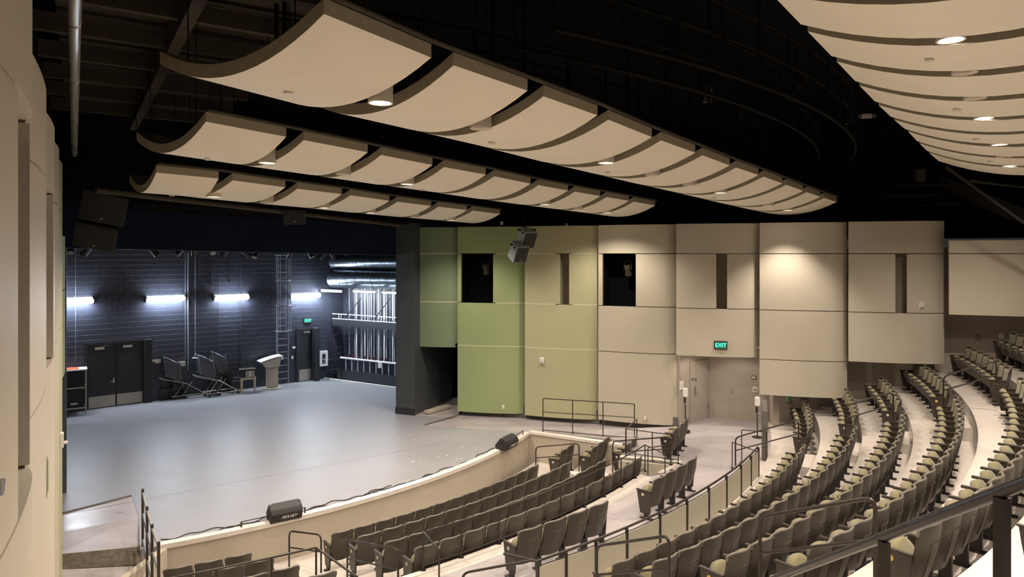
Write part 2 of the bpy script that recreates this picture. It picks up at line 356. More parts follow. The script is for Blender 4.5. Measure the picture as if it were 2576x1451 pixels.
def wall_column(name, p0, p1, segs, label, front=.16, back=-.04, bulge=.10, th=.12, cat='wall panel', group='curved wall panels'):
    plan, nn = bowed(p0, p1, front, back, bulge)
    root = empty(name, (0, 0, 0), 0, label, cat, group)
    for (t0, t1, z0, z1, m, nm) in segs:
        g = .012
        piece(plan, nn, t0+.0, t1-.0, z0+g, z1-g, nm, m, root, th)
    return root, plan, nn
def colseg(mats, zs, slots=(), slotrow=1):
    out = []
    for i in range(len(zs)-1):
        a, b = zs[i], zs[i+1]; m = mats[min(i, len(mats)-1)]
        if i == slotrow and slots:
            t = 0.
            for s0, s1 in slots: out.append((t, s0, b, a, m, 'panel')); t = s1
            out.append((t, 1., b, a, m, 'panel'))
        else: out.append((0, 1, b, a, m, 'panel'))
    return out
def tpx(p0, p1, px):   # fraction along p0-p1 that shows at image column px
    k = (px-1288)/F; p0 = Vector(p0); p1 = Vector(p1); d = p1-p0
    return (k*p0.y-p0.x)/(d.x-k*d.y)
labels = ['deep sage green wall panel above the black doorway by the stage pillar',
 'sage green curved wall panel with square opening beside the black doorway',
 'olive curved wall panel with narrow slot behind the stage railing',
 'tan curved wall panel with square opening left of the exit recess',
 'beige curved wall panel carrying the green exit sign over the doors',
 'plain beige curved wall panel without slot right of the exit sign',
 'beige curved wall panel with dark slot and wall speaker strobe above seats',
 'short beige curved wall panel at the rear, above the uppermost seats']
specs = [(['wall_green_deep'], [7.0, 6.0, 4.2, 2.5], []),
 (['wall_green'], SEAM, [(1163, 1243)]), (['wall_olive'], SEAM, [(1411, 1434)]), (['wall_tan'], SEAM[:4]+[.22], [(1518, 1602)]),
 (['wall_beige'], [7.0, 6.0, 4.2, 2.62], [(1802, 1829)]), (['wall_beige'], [7.0, 6.0, 4.2, 2.62, 1.47], []),
 (['wall_beige'], [7.0, 6.0, 4.2, 2.66], [(2249, 2279)]), (['wall_left'], [6.4, 6.0, 4.2], [])]  # last panel: same beige paint, made lighter in colour to stand in for light
RW = []
for i, (ms, zs, sl) in enumerate(specs):
    p0, p1 = CX[i], CX[i+1]; sl2 = [(tpx(p0, p1, a), tpx(p0, p1, b)) for a, b in sl]
    fr = .14 if i else -.02
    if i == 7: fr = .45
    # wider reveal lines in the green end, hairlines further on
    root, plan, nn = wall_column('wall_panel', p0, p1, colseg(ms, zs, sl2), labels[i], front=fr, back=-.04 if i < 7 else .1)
    RW.append((root, plan, nn, sl2))
    if i < 4:   # pale strips showing in the joints
        mb = MB(); n = len(plan)-1
        for z in zs[1:-1]:
            if i == 3: continue
            ts = [t/n for t in range(n+1)]
            lo = [[Vector((p.x, p.y, z+dz))-nn*.08 for p in plan] for dz in (-.012, .012)]
            hi = [[Vector((p.x, p.y, z+dz))+nn*.004 for p in plan] for dz in (-.012, .012)]
            # interrupted at the openings
            keep = [j for j in range(n+1) if not any(a < j/n < b for a, b in sl2) or z < 5.9 and False]
            runs = []; cur = []
            for j in range(n+1):
                if any(a < j/n < b for a, b in sl2) and z in (6.0, 4.2):
                    if len(cur) > 1: runs.append(cur)
                    cur = []
                else: cur.append(j)
            if len(cur) > 1: runs.append(cur)
            for r in runs: mb.slab([[row[j] for j in r] for row in lo], [[row[j] for j in r] for row in hi])
        if mb.v: mb.build('joint_strip', 'trim_light', root)
    if sl2:     # recess behind the opening
        a, b = sl2[0]; pa = Vector(p0).lerp(Vector(p1), a); pb = Vector(p0).lerp(Vector(p1), b); n2 = Vector((nn.x, nn.y))
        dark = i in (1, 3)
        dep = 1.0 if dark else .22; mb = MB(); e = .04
        dd = (pb-pa).normalized(); A, B = pa-dd*e, pb+dd*e
        bk0, bk1 = A-n2*dep, B-n2*dep
        def V3(p, z): return Vector((p.x, p.y, z))
        mb.add([V3(bk0, 4.15), V3(bk1, 4.15), V3(bk1, 6.05), V3(bk0, 6.05)], [(0, 1, 2, 3)])
        for P, Q in ((A, bk0), (B, bk1)): mb.add([V3(P, 4.15), V3(Q, 4.15), V3(Q, 6.05), V3(P, 6.05)], [(0, 1, 2, 3)])
        for z in (4.15, 6.05): mb.add([V3(A, z), V3(bk0, z), V3(bk1, z), V3(B, z)], [(0, 1, 2, 3)])
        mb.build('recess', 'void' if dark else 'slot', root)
# toe kicks below the floor-standing columns
for i in (1, 2, 3):
    a = Vector((*CX[i], 0)); b = Vector((*CX[i+1], 0)); d = (b-a).normalized(); n2 = Vector((d.y, -d.x, 0))
    o = wallseg('baseboard_right', a-n2*.10+d*.06, b-n2*.10, -.1, .5, .1, 'kick')
# masonry and plaster behind the panels
back = [(Vector((*p, 0))) for p in CX]
for i in range(len(back)-1):
    a, b = back[i], back[i+1]; d = (b-a).normalized(); n2 = Vector((-d.y, d.x, 0))
    if i in (1, 2, 3): wallseg('wall_right', a+n2*1.08, b+n2*1.08+d*.1, -.1, 10.5, .15, 'void')
# exit recess: door wall turning in
Xa = Vector((*CX[4], 0)); Xb = Vector((*CX[5], 0)); xd = (Xb-Xa).normalized(); xn = Vector((-xd.y, xd.x, 0))
zf = .2
K1 = G(1785, 1049, zf); K0 = Vector((5.66, 22.72, 0)); K2 = G(1908, 1062, zf)
wallseg('wall_right', K0, K1, 0, 3.4, .15, 'taupe'); wallseg('wall_right', K1, K2+(K2-K1).normalized()*.4, 0, 3.4, .15, 'taupe')
mb = MB(); mb.prism([(p.x, p.y) for p in (Xa+xn*.1, Xb+xn*.1, K2+xn*.4, K1+xn*.4, K0+xn*.3)], 2.9, 3.0); struct(mb, 'ceiling_exit_recess', 'taupe')
# lower plaster wall behind the side seats
ps = [Xb+xd*.05+xn*.05, Vector((8.6, 23.1, 0)), Vector((10.9, 22.6, 0)), Vector((13.3, 21.6, 0)), Vector((18.5, 18.9, 0))]
for i in range(1, 4): wallseg('wall_right', ps[i], ps[i+1], 0, 6.2, .15, 'taupe')
wallseg('wall_right', K2+Vector((.12, .05, 0)), ps[1], 0, 3.0, .12, 'taupe')
# pilaster post under the plain panel
mb = MB(); c0 = G(1922, 1160, .33)
mb.extr([(-.2, 0), (-.2, 1.2), (-.12, 1.6), (.1, 1.85), (.2, 1.85), (.2, 0)], -.07, .07, 'x'); o = mb.build('wall_pilaster', 'kick'); o.location = (7.1, 19.0, 0); o.rotation_euler = (0, 0, -.3); o['kind'] = 'structure'
mb = MB(); mb.box((0, 0, 1.1), (.2, .3, 2.2)); o = mb.build('wall_pilaster', 'taupe'); o.location = D(1948, 1060, 22.4)*1; o.location.z = 0; o['kind'] = 'structure'
# black doorway recess beside the pillar
q0 = Vector((*CX[0], 0)); q1 = Vector((*CX[1], 0)); qd = (q1-q0).normalized(); qn = Vector((-qd.y, qd.x, 0))
wallseg('wall_right', q0+qn*2.9, q1+qn*2.9+qd*1.2, -.1, 3, .1, 'void')
wallseg('wall_right', q1+qn*.15, q1+qn*3.0, -.1, 3, -.1, 'void')
mb = MB(); mb.prism([(p.x, p.y) for p in (q0+qn*.05, q1+qn*.05, q1+qn*3, q0+qn*3)], 2.55, 2.65); struct(mb, 'ceiling_doorway', 'void')
poly([q0-qn*.4+Vector((.1, 0, 0)), q1-qn*.4, q1+qn*3, q0+qn*3], .004, 'floor_doorway', 'conc', .2)
mb = MB(); a, b = G(1072, 1040, .03), G(1130, 1024, .03); dd = (b-a).normalized(); nn_ = Vector((-dd.y, dd.x, 0))*.12
mb.hexa([a-nn_, b-nn_, b+nn_, a+nn_], [p+Vector((0, 0, .1)) for p in (a-nn_, b-nn_, b+nn_, a+nn_)]); tag(mb.build('curb_block', 'stage_wall'), 'low taupe curb on the floor inside the black doorway', 'curb')

# ---------------------------------------------------------------- left wall
def LW(Y, off=0.): return (-.37-.6375*Y+off*.843, Y+off*.5376)
LYs = [.6, 2.8, 4.96, 7.6, 9.8, 11.6, 13.6, 15.9]
llab = ['beige curved wall panel just beside the camera outside the slot panel', 'beige curved wall panel with the long recessed slot close to the camera', 'plain beige curved wall panel next to the long recessed slot', 'beige curved wall panel with short slot and small green edged niche',
 'narrow looking beige wall panel fourth along the left wall', 'pale green wall panel carrying the white wall strobe', 'last green grey wall panel before the black block pillar']
for i in range(7):
    p1 = LW(LYs[i]); p0 = LW(LYs[i+1])   # far end first
    zs = [7.75 if i > 1 else 9.6, 6.8, 4.6, 2.5, -.2]
    if i == 1: zs = [9.6, 6.95, 4.47, 2.5, -.2]
    if i == 6: zs = [6.4, 5.2, 3.3]
    sl = []
    if i == 1: sl = [(tpx(p0, p1, 75), tpx(p0, p1, 41))]
    if i == 3: sl = [(tpx(p0, p1, 135), tpx(p0, p1, 126))]
    m = ['wall_left', 'wall_left', 'wall_left', 'wall_left', 'wall_tan', 'wall_olive', 'wall_green'][i]
    sl = [(max(.04, min(a, b)), min(.98, max(a, b))) for a, b in sl]
    nn = Vector((.843, .5376, 0))
    base0 = Vector((*p0, 0)); base1 = Vector((*p1, 0)); n = 20; plan = []
    for k in range(n+1):
        t = k/n; off = -.14*t+.05*math.sin(math.pi*t)+(.03 if i == 1 else 0)
        if t < .2: off -= .05*((.2-t)/.2)**2
        plan.append(base0.lerp(base1, t)+nn*off)
    root = empty('wall_panel', (0, 0, 0), 0, llab[i], 'wall panel', 'curved wall panels')
    for seg in colseg([m], zs, sl): piece(plan, nn, seg[0], seg[1], seg[2]+.012, seg[3]-.012, 'panel', m, root, .12)
    if sl:
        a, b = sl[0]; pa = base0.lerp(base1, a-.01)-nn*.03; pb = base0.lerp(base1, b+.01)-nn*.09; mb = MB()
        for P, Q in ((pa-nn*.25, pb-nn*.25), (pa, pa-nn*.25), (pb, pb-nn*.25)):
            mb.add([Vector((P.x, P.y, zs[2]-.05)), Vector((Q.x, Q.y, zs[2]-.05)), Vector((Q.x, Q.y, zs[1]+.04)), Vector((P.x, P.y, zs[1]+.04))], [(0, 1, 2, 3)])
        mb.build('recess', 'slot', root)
wallseg('wall_left', LW(-1, -.28), LW(16.6, -.28), -1.3, 10.5, .1, 'void')

# ---------------------------------------------------------------- proscenium header and dark ceiling
def V(p, z): return Vector((p[0], p[1], z))
hd = (PR0-PL).normalized(); hn = Vector((-hd.y, hd.x, 0))
A, B = PL-hd*1.2, PR0+hd*.3
mb = MB(); mb.hexa([V(A, 6.17), V(B, 5.93), V(B+hn*.5, 5.93), V(A+hn*.5, 6.17)], [V(A, 10.6), V(B, 10.6), V(B+hn*.5, 10.6), V(A+hn*.5, 10.6)]); struct(mb, 'wall_header', 'navy')
mb = MB(); A2, B2 = A-hn*.9, B-hn*.9+hd*1.2
mb.hexa([V(A2, 7.35), V(B2, 7.15), V(B, 7.05), V(A, 7.2)], [V(A2, 10.6), V(B2, 10.6), V(B, 10.6), V(A, 10.6)]); struct(mb, 'wall_header_upper', 'void')
mb = MB(); mb.prism([(-22, -6), (24, -6), (24, 38), (-22, 38)], 10.5, 10.7); struct(mb, 'ceiling', 'void')
# far upper void wall above the right panels and behind the catwalks
wallseg('wall_upper_right', (-5, 27.8), (26, 18.5), 6.5, 10.5, .1, 'void')
wallseg('wall_rear', (26, 18.5), (20, -6), -1, 10.5, .2, 'void'); wallseg('wall_rear', (20, -6), (-3, -6), -1, 10.5, .2, 'wall_tan')
wallseg('wall_left', (-3.5, -6), LW(-1, -.28), -1, 10.5, .2, 'wall_left')

# ---------------------------------------------------------------- seating floors
def ring(c, r0, r1, t0, t1, z0, z1, name, m, clipL=True, clipR=None, n=64):
    ins = []
    for k in range(n+1):
        t = t0+(t1-t0)*k/n; a, b = pol(c, r0, t), pol(c, r1, t)
        ins.append((a, b))
    mb = MB(); lo = [[V(p[0], z1), V(p[1], z1)] for p in ins]; bt = [[V(p[0], z0), V(p[1], z0)] for p in ins]
    mb.slab(bt, lo)
    for i in range(len(mb.sm)): mb.sm[i] = False
    return struct(mb, name, m)
def tlim(c, r):     # angular limits where a ring meets the left wall and the right wall
    t = -1.6; lo = None
    while t < 0:
        p = pol(c, r, t)
        if p.x > -.37-.6375*p.y-.02: lo = t; break
        t += .004
    t = -.9; hi = t
    while t < .2:
        p = pol(c, r, t); yl = 22.9-(p.x-8.6)*.30 if p.x < 13.3 else 21.5-(p.x-13.3)*.52
        if p.y > yl: break
        hi = t; t += .004
    return lo, hi
RA = [22.512, 23.643, 24.654, 25.742, 26.921, 28.05, 29.15]      # armrest tip radius, rows F..M
HA = [5.064, 4.52, 4.136, 3.669, 3.054, 2.6, 2.12]               # armrest depth below the eye
ZF = [EYE-(h+.6) for h in HA]                                    # tread level of each row
RT = [21.86]+[r-.46 for r in RA[1:]]+[RA[-1]+.66]
RA2 = RT[-1]
for k in range(7):
    lo, hi = tlim(CB, RT[k]+.5); z0 = -.3 if k == 0 else ZF[k]-.75
    ring(CB, RT[k], RT[k+1], lo, hi, z0, ZF[k], 'floor_tier', 'tier')
ring(CB, RT[7], RT[7]+1.1, *tlim(CB, RT[7]+.5), ZF[6]-.2, ZF[6]+.5, 'floor_tier', 'tier')
ring(CB, RT[7]+1.1, RT[7]+6, *tlim(CB, RT[7]+1.5), ZF[6]-.2, ZF[6]+.95, 'floor_tier', 'tier')
# steps in the two aisles
for k in range(6):
    for (t0, t1) in ((-.988, -.935), (-.522, -.468)):
        zz = ZF[k]+(ZF[k+1]-ZF[k])*.5
        o = ring(CB, RT[k+1]-.36, RT[k+1]+.0, t0, t1, ZF[k], zz, 'floor_step', 'tier', n=6)
ring(CB, 21.5, 21.86, -.522, -.468, .0, .27, 'floor_step', 'tier', n=6)
# cross aisle
ZA = .2
gl = [pol(CB, 21.9, t) for t in [-.33-(1.2-.33)*k/60 for k in range(61)]]
rail_r = 21.62
inner = [pol(CF, rail_r, -1.17+(.592)*k/50) for k in range(51)]
recess = [G(1661, 1190, ZA), G(1713, 1164, ZA), G(1559, 1150, ZA), G(1600, 1112, ZA)]
AIS = inner+[V(p, 0) for p in recess]+[V(G(1365, 1090, 0), 0)]
outer = [V(K2, 0)+Vector((.3, 0, 0)), V(K1, 0), V(K0, 0)]
# boundary back along the guard wall
gl = [p for p in gl if p.x < 8.9]
ptsA = [V(p, ZA) for p in inner]+[V(recess[0], ZA), V(recess[1], ZA), V(recess[2], ZA), V(recess[3], ZA), V(G(1480, 1098, .05), .05), V(LIPS[-1], .0), V(G(1070, 1070), 0.0), V(G(1150, 1047), 0.0), V((-1.9, 25.3), 0.0), V((.55, 24.8), .0), V((3.1, 23.95), .0), V((5.3, 23.0), .04)]
ptsA += [V(K0-(K1-K0).normalized()*.3+xn*.2, ZA), V(K1+xn*.2, ZA), V(K2+xn*.2+xd*.3, ZA), V((9.2, 23.0), ZA)]+[V(p, ZA) for p in gl]
poly(ptsA, None, 'floor', 'conc', .12)
# seam grooves of the aisle slab
# pit treads, rows A to D
ZP = [-.92, -.68, -.47, -.28]
HB = [6.02, 5.78, 5.57, 5.38]
RBk = [18.50, 19.52, 20.45, 21.30]     # refined below from the survey
RP = [17.0, 18.75, 19.75, 20.65, 21.75]
for k in range(4): ring(CF, RP[k], RP[k+1], -1.17, -.36, -1.4, ZP[k], 'floor_pit', 'tier')
# stage front wall with pale nosing
mb = MB(); lo = []; hi = []
for z in (-1.4, -.06): lo.append([V(lip(LT0+(LT1-LT0)*i/NL, -.1), z) for i in range(NL+1)]); hi.append([V(lip(LT0+(LT1-LT0)*i/NL, .02), z) for i in range(NL+1)])
mb.slab(lo, hi); o = struct(mb, 'wall_stage_front', 'stage_wall')
mb = MB(); mb.slab([[V(lip(LT0+(LT1-LT0)*i/NL, dr), -.07) for i in range(NL+1)] for dr in (-.13, .06)], [[V(lip(LT0+(LT1-LT0)*i/NL, dr), .03) for i in range(NL+1)] for dr in (-.13, .06)])
struct(mb, 'trim_2', 'stage_edge')
# right hand wall of the pit
W0, W1 = V(LIPS[-1], 0), V(G(1600, 1112, ZA), 0)
wallseg('wall_pit_right', W0, W1, -1.4, .0, .12, 'stage_wall'); wallseg('trim_3', W0-Vector((0, .06, 0)), W1, -.02, .06, .2, 'stage_edge')
wallseg('wall_pit_left', lip(LT0)+Vector((-.2, -2.6, 0)), lip(LT0), -1.4, -.05, -.15, 'stage_wall')
# landing and its walls beside row D
q = [V(recess[0], 0), V(recess[1], 0), V(recess[2], 0), V(recess[3], 0)]
poly([inner[-1]-Vector((.6, .3, 0)), q[0], q[1], q[2], q[2]+Vector((-1.5, .3, 0))], -.28, 'floor_landing', 'tier', .3)
wallseg('wall_landing', q[2], q[1], -.4, .13, -.1, 'stage_wall'); wallseg('trim_4', q[2], q[1], .13, .22, .16, 'stage_edge'); wallseg('wall_landing', q[1], q[0], -.4, .2, -.1, 'stage_wall')
# stair beside the pit wall up to the aisle
for k, (a, b) in enumerate((((1548, 1160), (1597, 1122)), ((1556, 1158), (1603, 1121)), ((1564, 1155), (1609, 1120)))):
    z = -.28+.14*(k+1); p, r_ = G(*a, z), G(*b, z); dd = Vector((.30, -.02, 0))
    mb = MB(); mb.hexa([V(p, -.4), V(p+dd*(4-k), -.4), V(r_+dd*(4-k), -.4), V(r_, -.4)], [V(p, z), V(p+dd*(4-k), z), V(r_+dd*(4-k), z), V(r_, z)]); struct(mb, 'floor_step', 'tier')
# curb and slotted vent strip behind row D
ring(CF, rail_r-.02, rail_r+.10, -1.14, -.579, -.4, ZA+.03, 'trim_5', 'stage_edge')
ring(CF, rail_r+.10, rail_r+.34, -1.14, -.579, ZA-.05, ZA+.004, 'trim_6', 'tier')
# ============================================================ SEATS
W_ = .54
def seat_meshes(w=.54, backh=.90):
    """local frame: x along the row, y towards the rear, z up; origin on the floor under the hinge. returns dict of meshes"""
    P = {}
    hw = w/2-.012
    # shell: curved back panel, wings forward
    def bsurf(u, v, off):     # u -1..1 across, v 0..1 up
        z = .25+(backh-.25)*v; y = .075+.15*v+.03*math.sin(v*math.pi)
        wing = -.085*abs(u)**2.0
        hwv = hw*(1-.015*(1-v))
        if v > .9: hwv -= .012*((v-.9)/.1)**2*1.0
        top = -.022*max(0, (abs(u)-.62)/.38)**2 if v >= .999 else 0
        return Vector((u*hwv, y+wing+off, z+top*1.6))
    us = [-1, -.88, -.7, -.4, 0, .4, .7, .88, 1]; vs = [0, .05, .25, .5, .75, .93, 1]
    mb = MB(); mb.slab([[bsurf(u, v, 0) for u in us] for v in vs], [[bsurf(u, v, .03) for u in us] for v in vs]); P['shell'] = mb
    mb = MB(); pts = [bsurf(u, 1, .012)+Vector((0, 0, .004)) for u in us]; mb.tube([bsurf(-1, .86, .012)]+[bsurf(-1, .95, .012)]+pts+[bsurf(1, .95, .012)]+[bsurf(1, .86, .012)], .019, 6); P['rim'] = mb
    # rear plate outline on the shell
    mb = MB(); path = [bsurf(-.38, .14+.58*k/6, .033) for k in range(7)]+[bsurf(-.38+.76*k/4, .72, .033) for k in range(1, 4)]+[bsurf(.38, .72-.58*k/6, .033) for k in range(7)]; mb.tube(path, .0035, 4); P['rear_seam'] = mb
    # back cushion
    us2 = [-.9, -.75, -.4, 0, .4, .75, .9]; vs2 = [.16, .2, .4, .6, .8, .87, .91]
    def csurf(u, v, f):
        p = bsurf(u, v, 0); e = min(1, (1-abs(u)/.9)*5)*min(1, (v-.16)/.05)*min(1, (.91-v)/.05) if f else 0
        p.y += -.008-.032*max(0, e)**.5 if f else .004
        return p
    mb = MB(); mb.slab([[csurf(u, v, 1) for u in us2] for v in vs2], [[csurf(u, v, 0) for u in us2] for v in vs2]); P['back_cushion'] = mb
    # folded seat: pan and cushion, hinge near (y .02, z .40), tilted up
    a = math.radians(62); hy, hz = -.01, .27
    def ssurf(u, v, off):     # v 0..1 from hinge to the front edge
        ln = .40; ww = hw*.86*(1 if v < .35 else math.sqrt(max(.05, 1-((v-.35)/.67)**2)))
        y = -(v*ln); z = off
        c, s_ = math.cos(a), math.sin(a)
        return Vector((u*ww, hy+y*c+z*s_, hz-y*s_+z*c))
    us3 = [-1, -.85, -.5, 0, .5, .85, 1]; vs3 = [0, .1, .25, .4, .55, .68, .8, .9, .96, 1]
    def edge(u, v): return min(1, (1-abs(u))*6)*min(1, v*10)*min(1, (1.02-v)*8)
    mb = MB(); mb.slab([[ssurf(u, v, 0) for u in us3] for v in vs3], [[ssurf(u, v, .035+.05*max(0, edge(u, v))**.5) for u in us3] for v in vs3]); P['seat_cushion'] = mb
    mb = MB(); mb.slab([[ssurf(u*1.02, v, -.055+.03*v) for u in us3] for v in vs3], [[ssurf(u*1.02, v, .002) for u in us3] for v in vs3])
    for u in (-.55, -.18, .18, .55):
        q = [ssurf(u, v, -.062+.03*v) for v in (.08, .4, .7, .9)]; mb.tube(q, .012, 4)
    P['seat_pan'] = mb
    # armrest and standard for the +x side
    mb = MB(); mb.box((0, -.085, .603), (.060, .37, .034)); mb.box((0, -.03, .52), (.028, .26, .15)); P['armrest'] = mb
    mb = MB(); mb.hexa([Vector(p) for p in ((-.022, -.04, .02), (.022, -.04, .02), (.022, .09, .02), (-.022, .09, .02))], [Vector(p) for p in ((-.022, -.06, .46), (.022, -.06, .46), (.022, .09, .46), (-.022, .09, .46))]); mb.box((0, .03, .012), (.09, .26, .024)); P['standard'] = mb
    # aisle end panel
    mb = MB(); mb.extr([(-.25, .60), (.11, .60), (.10, .45), (.07, .11), (-.17, .11), (-.23, .45)], -.018, .018, 'x'); mb.box((0, -.08, .608), (.06, .38, .02)); P['end_panel'] = mb
    mb = MB(); mb.box((0, -.02, .07), (.05, .10, .12)); mb.box((0, -.02, .01), (.10, .30, .02)); P['foot'] = mb
    mb = MB(); mb.cyl((0, -.10, .52), .030, .008, 20, 'x'); P['badge'] = mb
    return P
SM = {}
for nm, ww, bh in (('std', .54, .90), ('wide', .58, .90), ('nar', .515, .90)):
    P = seat_meshes(ww, bh); d = {}
    for k, mb in P.items():
        m = {'shell': 'shell', 'rim': 'shell_edge', 'rear_seam': 'shell_edge', 'back_cushion': 'fabric', 'seat_cushion': 'fabric', 'seat_pan': 'pan', 'armrest': 'arm', 'standard': 'seat_steel', 'end_panel': 'arm', 'foot': 'seat_steel', 'badge': 'badge'}[k]
        o = mb.build(k, m, None, bevel=.006 if k in ('armrest', 'end_panel') else 0); d[k] = o.data; bpy.data.objects.remove(o)
    d['w'] = ww; SM[nm] = d
SM['std_brass'] = dict(SM['std'])
bb = SM['std']['badge'].copy(); bb.materials[0] = M['brass']; SM['std_brass']['badge'] = bb
PARTN = {'shell': 'backrest', 'rim': 'rim', 'rear_seam': 'seam'}
def add_part(root, data, name, x=0., parent=None):
    o = bpy.data.objects.new(name, data); COL.objects.link(o); o.parent = parent or root; o.location = (x, 0, 0); return o
def make_seat(kind, end=0, letter=None, brass=False):
    """end: 0 none, +1 end panel on the +x side (towards the camera aisle), -1 on the -x side, plus the ordinary armrest"""
    d = SM[kind]; h = d['w']/2
    root = bpy.data.objects.new('auditorium_seat', None); COL.objects.link(root); root.empty_display_size = .1
    b = add_part(root, d['shell'], 'backrest'); add_part(root, d['rim'], 'rim', 0, b); add_part(root, d['rear_seam'], 'seam', 0, b)
    add_part(root, d['back_cushion'], 'back_cushion'); p = add_part(root, d['seat_pan'], 'seat'); add_part(root, d['seat_cushion'], 'seat_cushion', 0, p)
    for s in ((-1,) if end == 0 else (1, -1)):
        if end and s == end:
            e = add_part(root, d['end_panel'], 'end_panel', s*h); add_part(root, d['foot'], 'foot', s*h)
            bd = add_part(root, SM['std_brass']['badge'] if brass else d['badge'], 'badge', s*.022, e)
            if letter: text('letter', letter, .04, 'ink', e, (s*.0275, -.10, .52), (math.pi/2, 0, math.pi/2 if s > 0 else -math.pi/2), .0006)
        else:
            add_part(root, d['armrest'], 'armrest', s*h); add_part(root, d['standard'], 'leg', s*h)
    return root
PROTO = {}
NSEAT = 0
def put_seat(kind, end, letter, brass, c, r, th, z, label, group):
    global NSEAT
    key = (kind, end, letter, brass)
    if key not in PROTO: o = PROTO[key] = make_seat(*key)
    else: o = copy_tree(PROTO[key])
    p = pol(c, r+.24, th, z); o.location = p; o.rotation_euler = (0, 0, th-math.pi/2)
    tag(o, label, 'seat', group); NSEAT += 1
    return o
def onscreen(p, m=60):
    if p.y < .6: return False
    x = 1288+p.x/p.y*F; y = 638+(EYE-p.z)/p.y*F
    return -m < x < 2576+m and y < 1451+m+500/p.y
def row(c, r, z, tfar, tnear, n, kind, letter, rowtxt, ends=(True, True), brass=False, group=None, maxlen=None, cntfrom='far'):
    """seats from the far end angle (larger) back to the near end; +x of a seat faces the near end"""
    dt = (tfar-tnear)/n
    for i in range(n):
        th = tfar-(i+.5)*dt; e = 0
        if i == 0 and ends[0]: e = -1
        if i == n-1 and ends[1]: e = 1
        j = i if cntfrom == 'far' else n-1-i
        if not onscreen(pol(c, r+.24, th, z+.8), 120): continue
        put_seat(kind, e, letter if e else None, brass and e != 0, c, r, th, z, f'{ORD[j]} {rowtxt}', group)
G1 = 'raked seats behind the panelled guard rail'
rown = ['front raked row behind the panelled guard', 'second raked row from the guard', 'third raked row from the guard', 'fourth raked row from the guard', 'fifth raked row from the guard', 'sixth raked row from the guard']
letters = 'FGHJKLM'
nm = [16, 18, 19, 20, 20, 20]
tf = [-.528, -.518, -.500, -.495, -.512, -.50]; tn = [-.912, -.928, -.918, -.918, -.920, -.905]
for k in range(6):
    row(CB, RA[k], ZF[k], tf[k], tn[k], nm[k], 'std', letters[k], f'olive seat from the far aisle in the {rown[k]}', brass=k >= 2, group=G1)
# side block beyond the far aisle
tn2 = [-.453, -.465, -.452, -.452, -.470, -.50, -.49]; n2 = [7, 7, 7, 8, 8, 10, 10]
for k in range(7):
    tfar = tn2[k]+n2[k]*.535/RA[k]
    row(CB, RA[k], ZF[k], tfar, tn2[k], n2[k], 'std', letters[k], 'olive seat from the aisle in the ' + ['lowest', 'second lowest', 'third lowest', 'fourth lowest', 'fifth lowest', 'sixth lowest', 'highest'][k]+' row of the side block', brass=k >= 3, group='folded seats of the side block by the wall', cntfrom='near')
# pit rows A to D
RBk = []
picks = {0: [(345, 745), (1155, 495), (2065, 202)], 1: [(685, 780), (1285, 600), (2075, 335)], 2: [(1045, 850), (1370, 740), (1975, 545)], 3: [(1435, 925), (1735, 815), (2040, 710)]}
for k in range(4):
    rr = [(G(780+a/5.152, 1200+b/5.152, EYE-HB[k])-CF) for a, b in picks[k]]
    RBk.append(sum(math.hypot(q.x, q.y) for q in rr)/3)
pr = ['row along the stage wall', 'second pit row from the stage wall', 'third pit row from the stage wall', 'fourth pit row under the slim rail']
pn = [14, 14, 15, 15]
pit_end = []
for k in range(4):
    ra = RBk[k]-.45; z = ZP[k]
    a0 = G(780+picks[k][0][0]/5.152, 1200+picks[k][0][1]/5.152, EYE-HB[k])-CF; t0 = math.atan2(a0.y, a0.x)-.004
    ex, ey = [(1347, 1163), (1434.3, 1156.7), (1520, 1150.8), (1611.9, 1144)][k]
    a1 = G(ex, ey, EYE-HB[k])-CF; t1 = math.atan2(a1.y, a1.x)
    n = round((t1-t0)*RBk[k]/.545)
    kind = 'std' if (t1-t0)*RBk[k]/n > .53 else 'nar'
    row(CF, ra, z, t1, t0, n, kind, 'ABCD'[k], f'dark seat from the far end of the {pr[k]}', group='pit seats below the stage')
    # small block left of the near pit aisle
    lx, ly = [(642.4, 1400.7), (699.2, 1415.7), (760.5, 1427.6), (838, 1420.1)][k]
    b1 = G(lx, ly, EYE-HB[k])-CF; tb = math.atan2(b1.y, b1.x); m_ = [3, 2, 2, 2][k]; dt = .545/RBk[k]
    row(CF, ra, z, tb, tb-m_*dt, m_, kind, 'ABCD'[k], f'seat from the pit steps, camera side block, {["row by the stage wall", "second row back", "third row back", "fourth row back"][k]}', ends=(True, False), group='pit seats across the near steps')
    # block beyond the far pit aisle
    fx, fy, m_ = [(1368, 1152, 2), (1446, 1145, 3), (1522, 1137.5, 2), (0, 0, 0)][k]
    if m_:
        b1 = G(fx, fy, EYE-HB[k]-.3)-CF; tb = math.atan2(b1.y, b1.x); dt = (.53)/ra
        row(CF, ra, z, tb+m_*dt, tb, m_, kind, 'ABCD'[k], f'seat of the far side pit block in the {["row by the stage wall", "middle row", "row nearest the cross aisle"][k]}', ends=(False, True), group='far side pit seats', cntfrom='near')
